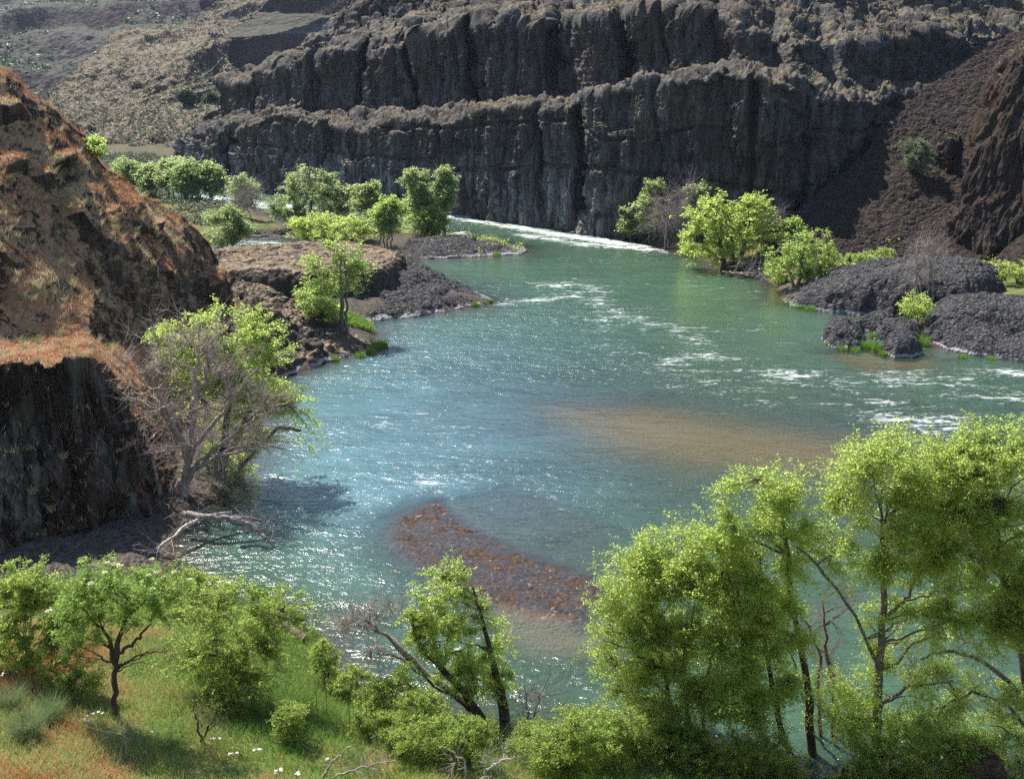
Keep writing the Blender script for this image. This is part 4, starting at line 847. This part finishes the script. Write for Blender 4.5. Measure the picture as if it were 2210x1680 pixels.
# ================================================================ trees on the left shore and islands
def simple(label, x, yb, yt, w, seed, leafm=L_far, nleaf=7000, bare=False, name='alder_tree', group='trees on the left islands', ntr=2, ls=.3, sig=.32, lumps=7, depth=None, z=None, bark=B_alder, nb=0, low=.25, barebl=None, twr=.022, n2=170):
    rg = np.random.default_rng(seed+500); h = yb-yt; tr = []
    for k in range(ntr):
        x0 = x+(k-(ntr-1)/2)*w*.1; x1 = x0+rg.uniform(-.18, .18)*w
        tr.append([(x0, yb, max(3.5, w*.035)), ((x0*2+x1)/3, yb-h*.35, max(3, w*.028)), (x1, yb-h*.7, 2.2), (x1+rg.uniform(-5, 5), yt+h*.08, 1.2)])
    bl = []
    for k in range(lumps):
        f = (k+.5)/lumps; yy = yb-h*(low+(1-low)*(.1+.8*f)); ww = w*.5*math.sin(PI*(.22+.62*f))**.8
        bl.append((x+rg.uniform(-.55, .55)*ww, yy, ww*rg.uniform(.45, .75), h*rg.uniform(.11, .17), rg.uniform(-1, 1)))
    bl.append((x, yt+h*.13, w*.2, h*.11)); bl.append((x, yb-h*.52, w*.33, h*.26))
    if bare:
        return tree('dead_tree', label, 'dead tree', (x, yb), tr, bl, 22, 150, 0, ls, leafm, B_grey, depth, z, group, sig, seed=seed, extra_n3=700, twr=twr)
    return tree(name, label, 'tree', (x, yb), tr, bl, 22, int(n2*1.4), int(nleaf*1.7), ls, leafm, bark, depth, z, group, sig, seed=seed, twr=twr, bare=barebl, nbare=nb)
tree('alder_tree', 'slender twin trunk tree with sparse foliage standing in the grassy cove', 'tree', (740, 716),
     [[(738, 716, 10), (738, 660, 9), (735, 600, 6), (730, 540, 3)], [(748, 714, 7), (750, 670, 6), (748, 610, 4), (742, 560, 2)], [(735, 700, 5), (700, 650, 3), (675, 620, 2)]],
     [(730, 528, 38, 26), (700, 570, 45, 26), (770, 585, 30, 28), (735, 600, 55, 35), (680, 640, 42, 30), (700, 660, 42, 26), (755, 560, 35, 25), (690, 610, 30, 20)],
     26, 240, 11000, .21, L_mid, B_alder, sig=.24, seed=100, bare=[(760, 600, 35, 50), (735, 560, 35, 35)], nbare=60, twr=.015)
simple('low rounded bush-like tree at the foot of the twin trunk tree', 690, 700, 610, 95, 101, L_mid, 8000, ntr=1, ls=.22, sig=.25, low=.05)
simple('light green airy tree beside the hill tip, in front of the white channel', 497, 548, 448, 110, 102, L_far, 8500, ls=.28)
simple('grey leafless tree left of the big island tree', 535, 492, 392, 88, 103, bare=True)
simple('small green crown just above the grey leafless tree', 520, 470, 372, 62, 104, nleaf=3500)
tree('alder_tree', 'largest island tree with broad layered crown against the dark cliff', 'tree', (665, 500),
     [[(640, 498, 7), (640, 450, 5), (620, 410, 3)], [(676, 502, 8), (672, 440, 6), (668, 390, 3)], [(655, 500, 5), (655, 440, 4), (690, 400, 3)], [(700, 500, 5), (715, 450, 4), (730, 420, 2)]],
     [(655, 385, 38, 22), (610, 425, 30, 25), (620, 455, 40, 24), (690, 400, 48, 25), (725, 430, 38, 30), (660, 430, 50, 30), (700, 460, 50, 22), (740, 460, 26, 20), (640, 470, 50, 16), (765, 415, 18, 22)],
     40, 480, 34000, .27, L_far, B_alder, sig=.32, seed=105, twr=.022, group='trees on the left islands', bare=[(665, 395, 30, 30)], nbare=30)
bush('bright willow bush mass in front of the largest island tree', 722, 524, 150, 58, leafm=L_near, nleaf=15000, ls=.22, seed=106, n2=260, sig=.24, lump=8, twr=.015, depth=None)
bush('reddish tipped low willow at the right end of the bright bush mass', 680, 530, 60, 35, leafm=L_mid, nleaf=3500, ls=.2, seed=107, n2=80, sig=.2, twr=.015)
simple('pale hazy tree between the largest island tree and the island pair', 800, 500, 390, 95, 108, nleaf=9000)
simple('open tree with fanning dark stems left of the island pair', 832, 535, 425, 90, 109, L_mid, 7000, ntr=4, low=.35)
simple('left crown of the pair at the island end', 905, 505, 362, 80, 110, nleaf=9000)
simple('tall thin pale topped tree at the island end', 957, 508, 362, 55, 111, nleaf=7500, ntr=2, barebl=[(955, 375, 16, 16)], nb=16)
simple('low dense tree under the tall thin island tree', 928, 512, 450, 90, 112, L_mid, 7500, ntr=4, low=.2)
simple('bare reddish twiggy tree beside the flat topped bench', 884, 586, 530, 50, 113, bare=True, ntr=1, twr=.012)
for i, (x, yb, yt, w_, lb) in enumerate([(280, 420, 345, 90, 'leftmost dark tree of the far bank grove'), (330, 424, 352, 70, 'second tree of the far bank grove from the left'), (370, 428, 340, 80, 'dark mid grove tree with a rounded top'), (410, 432, 342, 90, 'widest tree of the far bank grove'), (455, 436, 350, 60, 'greyish tree at the right end of the far bank grove'), (400, 436, 365, 60, 'low front tree of the far bank grove')]):
    simple(lb, x, yb, yt, w_, 120+i, L_far, 6500, ls=.4, sig=.45, group='grove on the far left bank', twr=.03)
simple('lone green shrubby tree on the crest of the left hill', 203, 345, 297, 56, 130, L_mid, 3600, ls=.18, sig=.2, ntr=1, depth=94, low=.1, group=None, twr=.012, n2=90)
# ================================================================ right bank trees
RG = 'trees along the right bank'
simple('leftmost small rounded tree of the right bank', 1362, 518, 440, 62, 140, L_far, 6500, group=RG, low=.1, ntr=2)
simple('tall light green tree behind the grey tree on the right bank', 1408, 522, 384, 92, 141, L_far, 11000, group=RG, low=.15)
simple('grey leafless tree leaning at the right bank edge', 1438, 536, 418, 85, 142, bare=True, group=RG)
simple('tall grey leafless tree between two green right bank trees', 1480, 530, 392, 50, 143, bare=True, group=RG)
simple('pale crown standing behind the huge dome tree', 1515, 520, 386, 90, 144, L_far, 8000, group=RG)
tree('maple_tree', 'huge dome shaped dense green tree overhanging the right bank', 'tree', (1580, 572),
     [[(1560, 578, 12), (1555, 530, 9), (1540, 470, 5)], [(1600, 584, 12), (1605, 530, 9), (1620, 460, 5)], [(1580, 580, 9), (1580, 520, 7), (1580, 440, 4)]],
     [(1580, 460, 75, 38), (1525, 480, 48, 34), (1635, 475, 48, 40), (1560, 510, 80, 34), (1630, 520, 58, 38), (1510, 520, 38, 30), (1580, 545, 70, 22), (1650, 545, 36, 26), (1600, 430, 34, 18), (1550, 440, 35, 16), (1500, 545, 26, 14), (1660, 500, 26, 30)],
     40, 420, 34000, .26, L_near, B_dark, sig=.3, seed=145, twr=.02, group=RG, bare=[(1668, 470, 22, 22)], nbare=30)
simple('small dark green tree right of the huge dome tree', 1708, 560, 474, 62, 146, L_mid, 5000, group=RG)
tree('alder_tree', 'feathery light tree leaning over the water right of the dome tree', 'tree', (1712, 618),
     [[(1716, 620, 7), (1705, 590, 6), (1690, 560, 3)], [(1722, 618, 8), (1730, 570, 6), (1735, 520, 3)]],
     [(1735, 520, 40, 26), (1700, 550, 42, 26), (1755, 550, 36, 28), (1720, 575, 58, 26), (1690, 590, 28, 18), (1770, 580, 30, 22), (1785, 525, 18, 16)],
     24, 220, 12500, .22, L_mid, B_alder, sig=.24, seed=147, twr=.016, group=RG)
simple('small bright sapling rooted between the boulders', 1979, 715, 636, 76, 148, L_near, 2200, ls=.2, sig=.22, ntr=1, low=.5, group=None, depth=float(gp(1979, 722)[1]), z=1.2, n2=50, twr=.014)
simple('dead grey many stemmed shrub behind the rock dome', 1992, 650, 512, 100, 149, bare=True, ntr=5, group=None, depth=float(gp(1992, 690)[1]), z=1.0)
bush('grey green willow clump growing on the brown talus', 1982, 368, 62, 62, leafm=L_sage, nleaf=7000, ls=.22, seed=150, n2=120, sig=.22, depth=162, twr=.015)
for i, (x, y, w_, h_, lb) in enumerate([(1795, 575, 50, 38, 'pale round shrub on the right flats nearest the feathery tree'), (1842, 580, 40, 30, 'low shrub on the right flats, second from the feathery tree'), (1868, 586, 50, 40, 'dark green shrub on the right flats before the rail'), (1905, 575, 44, 40, 'upright shrub beside the wooden rail'), (1760, 610, 60, 36, 'shrub beside the feathery tree trunk foot'), (1830, 606, 110, 26, 'long low green shrub behind the rock mass'), (1690, 610, 34, 28, 'drooping sedge shrub at the water under the feathery tree'), (1925, 548, 40, 34, 'leafy shrub at the talus foot above the rail'), (2120, 590, 30, 18, 'small shrub behind the right rock mass'), (2195, 612, 80, 46, 'bright round bush at the right edge below the scree cone'), (1740, 560, 36, 24, 'small shrub at the talus foot'), (1830, 538, 60, 30, 'dim shrub in the shade of the talus foot')]):
    bush(lb, x, y, w_, h_, leafm=L_mid if i not in (9, 5) else L_near, nleaf=3800, ls=.17, seed=160+i, n2=70, sig=.17, twr=.012, group='shrubs on the right flats')
bush('low bush at the water edge left of the dome tree', 1490, 552, 46, 26, leafm=L_near, nleaf=2600, ls=.2, seed=180, n2=60, sig=.18, twr=.012)
for i, (x, y, d) in enumerate([(455, 228, 395), (403, 222, 392)]):
    bush(('round dark juniper nearest the cliff on the far hill', 'smaller dark juniper left of the round one on the far hill')[i], x, y, 26, 24, name='juniper', leafm=L_dark, nleaf=2600, ls=.7, seed=190+i, depth=d, n2=60, sig=.5, twr=.03, group='junipers on the far hill')
# wooden rail
b = ghit(1902, 582); th = thing('wooden_rail', b, 'small weathered wooden rail frame among the shrubs behind the rock mass', 'rail')
s = float(camdepth(b))/FOC
def pole(name, pts, r, par, mat=B_grey): V, F = tubes(np.array(pts)[None]-b, np.full((1, len(pts)), r), 8); return mesh(name, V, F, mat, par)
A1 = dp(1893, 556, b[1]); A2 = dp(1920, 560, b[1]); 
pole('rail', [dp(1886, 555, b[1]), dp(1932, 560, b[1])], .09, th)
for xx in (1897, 1918): pole('post', [dp(xx, 584, b[1]), dp(xx, 557, b[1])], .09, th)
pole('brace', [dp(1893, 584, b[1]), dp(1906, 557, b[1])], .07, th)
# ================================================================ sedge tufts along the water
tl = [(812, 752, 16, 22, 'largest sedge clump in the water off the slab tip'), (826, 750, 12, 20, 'right hand sedge clump off the slab tip'), (800, 762, 11, 14, 'small round sedge clump left of the largest clump'), (777, 770, 12, 14, 'sedge clump below the slab tip'),
      (722, 778, 8, 12, 'small tuft on the white waterline of the slab'), (1026, 660, 7, 11, 'tuft near the tip of the black rock point'), (1058, 652, 5, 9, 'tuft at the very tip of the black rock point'), (1044, 656, 4, 8, 'tiny tuft between the two tip tufts'),
      (925, 516, 12, 10, 'sedge at the back edge of the gravelly island'), (1072, 552, 10, 8, 'yellowish tuft at the right end of the gravelly island'), (700, 528, 9, 8, 'tuft in the white channel before the bench'),
      (1885, 730, 9, 16, 'reeds in the gap between the low boulders'), (1893, 758, 13, 26, 'tall reeds left of the shallows boulder'), (1905, 765, 9, 12, 'low sedge at the foot of the shallows boulder'), (1990, 745, 13, 26, 'bright sedge between the shallows boulder and the dome'), (1985, 756, 7, 8, 'small sedge right of the shallows boulder'),
      (2076, 772, 10, 9, 'round tuft at the waterline of the rock dome'), (2140, 774, 10, 8, 'second tuft along the waterline of the rock dome'), (1790, 745, 9, 12, 'left tuft of the boulder fringe'), (1815, 752, 14, 14, 'middle tuft of the boulder fringe'), (1842, 756, 14, 13, 'broad tuft of the boulder fringe'), (1866, 752, 12, 20, 'right tuft of the boulder fringe'),
      (1698, 655, 12, 11, 'sedge at the left foot of the long rock mass'), (1722, 662, 14, 11, 'second sedge under the long rock mass'), (1748, 668, 13, 10, 'third sedge under the long rock mass'), (1700, 640, 12, 12, 'pale sedge above the left foot of the long rock mass'), (1682, 607, 10, 22, 'hanging straw coloured sedge below the feathery tree'),
      (645, 1336, 10, 22, 'dark rush tuft standing in the shallows'), (668, 1375, 16, 22, 'rush tuft at the water edge right of the log'), (690, 1395, 16, 24, 'rush tuft at the corner of the bank'), (560, 1290, 18, 30, 'dark rushes at the brown shallows'), (600, 1310, 12, 22, 'rushes between the brown shallows and the log'), (490, 1280, 18, 30, 'pale reeds by the dark water corner')]
for i, (x, y, r_, h_, lb) in enumerate(tl):
    tuft(lb, x, y, r_, h_*1.15, seed=i, n=260 if y < 900 else 420, dry=.0 if i not in (25, 26) else .3, group='sedge tufts along the water')
G_cove = G_bright
n = 9000; Pq = []
c = polyw([(630, 690), (700, 712), (760, 722), (808, 722), (800, 704), (740, 690), (690, 672), (640, 665)])
lo = c.min(0); hi = c.max(0); q = rng.uniform(lo, hi, (n*3, 2)); q = q[sdf_poly(q, c) > 0][:n]; zz = Hfun(q)[0]
V, F, v = blades(np.c_[q, zz-.03], rng.uniform(.35, .95, len(q)), .1, .5, rng.random(len(q))*.5+.5*(rng.random(len(q)) < .5))
tag(mesh('grass', V, F, G_bright, attrs={'var': v}, smooth=False), 'bright and straw coloured grass filling the cove under the twin trunk tree', None, kind='stuff')
# ================================================================ meadow grass at the bottom left
u = rng.uniform(-60, 1330, 420000); v_ = rng.uniform(1290, 1750, 420000)
# inverse sampling through the ground sheet: scatter in plan, uniformly
q = np.stack([rng.uniform(-34, 10, 560000), rng.uniform(24, 58, 560000)], 1)
z, dm, ds = Hfun(q); px, py = proj(np.c_[q, z])
k = (ds[0] > .15) & (px > -120) & (px < 1500) & (py > 1180) & (py < 1780)
q, z, d0, px, py = q[k], z[k], ds[0][k], px[k], py[k]
P3 = np.c_[q, z]
pn = fbm(P3, .22, 3, 201); pn2 = fbm(P3, .8, 3, 202)
dry = sstep(3.5, 11, d0)*.5+pn*1.0*sstep(2, 8, d0)+pn2*.22-.02
dens = rng.random(len(q)) < .62+.4*pn2
q, z, d0, dry, pn2 = q[dens], z[dens], d0[dens], dry[dens], pn2[dens]
hh = rng.uniform(.2, .55, len(q))*(1+.5*np.maximum(0, pn2))*(1.25-.25*sstep(2, 6, d0))
V, F, v = blades(np.c_[q, z-.02], hh, .016+.008*rng.random(len(q)), .55, np.clip(.2+dry+rng.normal(size=len(q))*.13, 0, 1))
tag(mesh('grass', V, F, G_mead, attrs={'var': v}, smooth=False), 'green and rust coloured meadow grass on the near bank', None, kind='stuff')
# big bunchgrass clumps and flowers in the meadow
for i, (x, y, r_, h_, lb) in enumerate([(60, 1590, 22, 85, 'large fountain shaped bunchgrass at the left edge'), (110, 1555, 20, 70, 'second fountain grass right of the large one'), (20, 1530, 20, 70, 'pale bunchgrass at the left edge below the tall bush')]):
    tuft(lb, x, y, r_, h_, mat=grass_mat('fountain_grass_%d' % i, [(0, (.12, .19, .07)), (1, (.3, .34, .17))]), n=900, seed=80+i, base=ghit(x, y), lean=.75, wd=.014, name='bunchgrass', cat='bunchgrass', group='bunchgrass in the meadow')
def flower(x, y, lb, seed, n=3):
    rg = np.random.default_rng(seed); b = ghit(x, y+14); th = thing('wildflower', b, lb, 'flower', 'white yarrow in the meadow')
    for k in range(n):
        o_ = np.array([rg.uniform(-.18, .18), rg.uniform(-.15, .15), rg.uniform(.28, .42)])
        V, F = tubes(np.stack([o_*[.2, .2, 0], o_*[.7, .7, .5], o_])[None], np.full((1, 3), .006), 3); mesh('stem', V, F, L_dark, th)
        m = 60; a = rg.uniform(0, 2*PI, m); r = .05*np.sqrt(rg.random(m)); P = o_+np.stack([np.cos(a)*r, np.sin(a)*r, .012-r*r], 1)
        lv = leaves(P, .03, flat=3, asp=1., rg=rg); mesh('flower_head', lv[0], lv[1], M_yarrow, th, attrs={'var': lv[2]}, smooth=False)
for i, (x, y, n_, lb) in enumerate([(193, 1553, 4, 'white yarrow cluster left of the elder trunk'), (212, 1540, 3, 'white yarrow beside the elder trunk, right of the left cluster'), (470, 1595, 3, 'white yarrow below the wide olive bush'), (560, 1620, 3, 'white yarrow in the middle of the meadow'), (505, 1630, 3, 'white yarrow just left of the middle meadow bloom'), (600, 1665, 4, 'white yarrow at the bottom edge of the meadow, left'), (640, 1670, 4, 'white yarrow at the bottom edge of the meadow, right'), (5, 1460, 3, 'white yarrow at the left edge above the fountain grass'), (330, 1585, 2, 'tiny white yarrow right of the elder trunk'), (700, 1640, 2, 'white yarrow near the bank shrubs')]):
    flower(x, y, lb, i, n_)
def twig(label, pts, seed, n3=120, rad=5, bark=B_dark, blobs=None, name='dead_shrub'):
    return tree(name, label, 'dead shrub', pts[0][0][:2], pts, blobs, 6, 26, 0, .1, L_near, bark, seed=seed, extra_n3=n3, twr=.006)
twig('forked dark dead stem standing in the meadow', [[(432, 1600, 7), (450, 1570, 5), (472, 1535, 3)], [(436, 1600, 7), (425, 1560, 4), (418, 1520, 2)]], 91, 60, blobs=[(470, 1545, 30, 25), (425, 1530, 22, 28)])
twig('small grey dead sapling in the rust coloured grass', [[(275, 1640, 6), (272, 1600, 4), (278, 1560, 3)]], 92, 70, blobs=[(275, 1575, 30, 32)], bark=B_grey)
twig('tangle of grey dead twigs at the bottom edge', [[(690, 1680, 8), (720, 1640, 5), (760, 1610, 3)], [(700, 1682, 7), (780, 1655, 5), (850, 1640, 3)]], 93, 160, blobs=[(740, 1630, 50, 30), (820, 1650, 60, 25)], bark=B_grey)
twig('bleached dead brush below the leaning tree', [[(1010, 1690, 8), (1000, 1640, 5), (960, 1610, 3)], [(1030, 1690, 7), (1060, 1650, 5), (1110, 1630, 3)]], 94, 260, blobs=[(1000, 1640, 55, 35), (1080, 1650, 55, 30)], bark=B_pale)
for i, (x, y0, y1, lb) in enumerate([(792, 1500, 1590, 'thin tall dry stalk nearest the slender shrub'), (812, 1510, 1600, 'second tall dry stalk by the slender shrub'), (705, 1475, 1535, 'tall dry stalk in front of the slender upright shrub'), (756, 1530, 1600, 'tall dry stalk below the round light shrub'), (685, 1500, 1560, 'short dry stalk near the small yellow shrub')]):
    b = ghit(x, y1); tp_ = dp(x-6, y0-30, b[1]); P = np.stack([b, (b+tp_)/2+[.03, 0, 0], tp_]); V, F = tubes(P[None], np.array([[.018, .014, .012]]), 5)
    tag(mesh('dry_stalk', V, F, bark_mat('stalk_%d' % i, (.08, .035, .02), (.2, .1, .06)), loc=b), lb, 'dry stalk', 'dry mullein stalks')
# ================================================================ dry grass on the left hill, sage on the far hills
def surf_sample(G, Nn, n, cond):
    nv, nu = G.shape[:2]; k = rng.integers(0, (nv-1)*(nu-1), n*6); i, j = k//(nu-1), k % (nu-1)
    e1 = G[i, j+1]-G[i, j]; e2 = G[i+1, j]-G[i, j]; ar = np.linalg.norm(np.cross(e1, e2), axis=1)
    P = G[i, j]+e1*rng.random(len(k))[:, None]+e2*rng.random(len(k))[:, None]; Nk = Nn[i, j]
    pr = ar*cond(P, Nk); pr /= np.percentile(pr[pr > 0], 96); sel = rng.random(len(k)) < pr
    return P[sel][:n], Nk[sel][:n]
HN = HILLN*np.sign(HILLN[..., 2:3]+1e-9)
P, Nk = surf_sample(HILL, HILLN, 280000, lambda P, N: np.clip((N[:, 2]+.3*fbm(P, .5, 3, 300)-.36)*3, 0, 1)*(P[:, 1] > 56)*np.where(P[:, 2] < 11.5, (N[:, 2] > .62)*1., 1.))
V, F, v = blades(P-[0, 0, .03], rng.uniform(.18, .5, len(P)), .035, .5, np.clip(.5+.9*fbm(P, .3, 3, 301)+rng.normal(size=len(P))*.15, 0, 1))
tag(mesh('grass', V, F, G_rust, attrs={'var': v}, smooth=False), 'rust coloured dry grass covering the left hillside ledges', None, kind='stuff')
P, Nk = surf_sample(HILL, HILLN, 2200, lambda P, N: np.clip((N[:, 2]+.3*fbm(P, .4, 3, 303)-.25)*3, 0, 1)*np.where(P[:, 2] < 11.5, (N[:, 2] > .62)*1., 1.))
m = 46; a = rng.uniform(0, 2*PI, (len(P), m)); r = np.sqrt(rng.random((len(P), m)))*.16
sz = rng.uniform(.5, 1.5, len(P))
Q = (P[:, None]+np.stack([np.cos(a)*r, np.sin(a)*r, np.full_like(a, -.04)], -1)).reshape(-1, 3)
tone = np.repeat(rng.random(len(P)), m)
V, F, v = blades(Q, np.repeat(sz, m)*rng.uniform(.3, .62, len(Q)), .026, .85, tone*.7+rng.random(len(Q))*.3)
tag(mesh('bunchgrass', V, F, G_dry, attrs={'var': v}, smooth=False), 'pale bunchgrass dotted over the left hillside', None, kind='stuff')
def ground_scatter(name, label, polys, n, mat, per, size, rad, tall=.55, seed=0):
    rg = np.random.default_rng(seed); Ps = []
    for pl, m in polys:
        lo = pl.min(0); hi = pl.max(0); q = rg.uniform(lo, hi, (m*14, 2)); q = q[sdf_poly(q, pl) > .4]
        q = q[fbm(np.c_[q, 0*q[:, 0]], .12, 2, seed) > -.1][:m]; Ps.append(np.c_[q, Hfun(q)[0]])
    P = np.concatenate(Ps); d = rg.normal(size=(len(P), per, 3)); d[..., 2] = np.abs(d[..., 2]); sz = rg.uniform(.35, 1.5, (len(P), 1, 1))*rad
    lv = leaves((P[:, None]+d*sz*[.6, .6, tall]).reshape(-1, 3), size, rg=rg)
    tag(mesh(name, lv[0], lv[1], mat, attrs={'var': lv[2]}, smooth=False), label, None, kind='stuff')
def scatter_leafy(G, n, label, mat, per, size, rad, cond, name='sagebrush'):
    Nn = grid_normals(G); P, Nk = surf_sample(G, Nn*np.sign(Nn[..., 2:3]+1e-9), n, cond)
    d = rng.normal(size=(len(P), per, 3)); d[..., 2] = np.abs(d[..., 2]); sz = rng.uniform(.5, 1.4, (len(P), 1, 1))*rad
    Q = (P[:, None]+d*sz*[.6, .6, .55]).reshape(-1, 3); lv = leaves(Q, size)
    tag(mesh(name, lv[0], lv[1], mat, attrs={'var': lv[2]}, smooth=False), label, None, kind='stuff')
M_sage = leaf_mat('sagebrush', (.07, .085, .045), (.11, .125, .07), (.1, .12, .05), (.14, .15, .09), .25)
scatter_leafy(FH, 3600, 'grey green sagebrush dotting the far diagonal hill', M_sage, 16, .7, .75, lambda P, N: (P[:, 2] < 60)*np.clip(.6-(P[:, 1]-330)/300, .12, 1)*1.)
scatter_leafy(FH2, 1500, 'dark scrub on the distant banded hills', L_dark, 16, 3., 3., lambda P, N: np.clip(fbm(P, .01, 3, 401)+.3, 0, 1))
scatter_leafy(MC, 900, 'small dark shrubs on the grassy ledges of the big cliff', L_dark, 26, .35, .5, lambda P, N: np.clip(N[:, 2]-.55, 0, 1)*(P[:, 2] > 12), 'ledge_shrubs')

ground_scatter('weeds', 'low weeds and brush over the far left flats', [(polyw([(300, 540), (450, 528), (560, 508), (635, 500), (585, 474), (560, 456), (430, 436), (300, 412)]), 420), (polyw([(100, 414), (250, 394), (372, 380), (384, 350), (60, 348)]), 1500)], 0, M_sage, 40, .4, .7, seed=1)
ground_scatter('weeds', 'low green weeds over the islands and right flats', [(LC, 130), (polyw([(1500, 548), (1560, 574), (1672, 596), (1700, 630), (1900, 640), (2150, 620), (2300, 600), (2200, 560), (1900, 545), (1650, 540)]), 420), (polyw([(1330, 500), (1400, 524), (1450, 542), (1500, 550), (1520, 530), (1400, 500)]), 90)], 0, L_mid, 46, .22, .5, seed=2)
ground_scatter('weeds', 'broad leaved weeds and low brush in the near bank meadow', [(LFG[(LFG[:, 1] > 20)], 2600)], 0, L_bush, 30, .07, .22, seed=3)

# ================================================================ haze
bm_v = np.array([[x, y, z] for x in (-900, 1100) for y in (-120, 1500) for z in (-6, 330)], float)
bm_f = np.array([[0, 1, 3, 2], [4, 6, 7, 5], [0, 4, 5, 1], [2, 3, 7, 6], [0, 2, 6, 4], [1, 5, 7, 3]])
t = NT('haze_air'); pv = t.n('VolumePrincipled', {'Color': (.62, .74, 1.), 'Density': .00005, 'Anisotropy': .1})
t.t.links.new(pv.outputs[0], t.out.inputs['Volume'])
tag(mesh('haze', bm_v, bm_f, t.m, smooth=False), 'thin blue haze in the canyon air', None, kind='stuff')
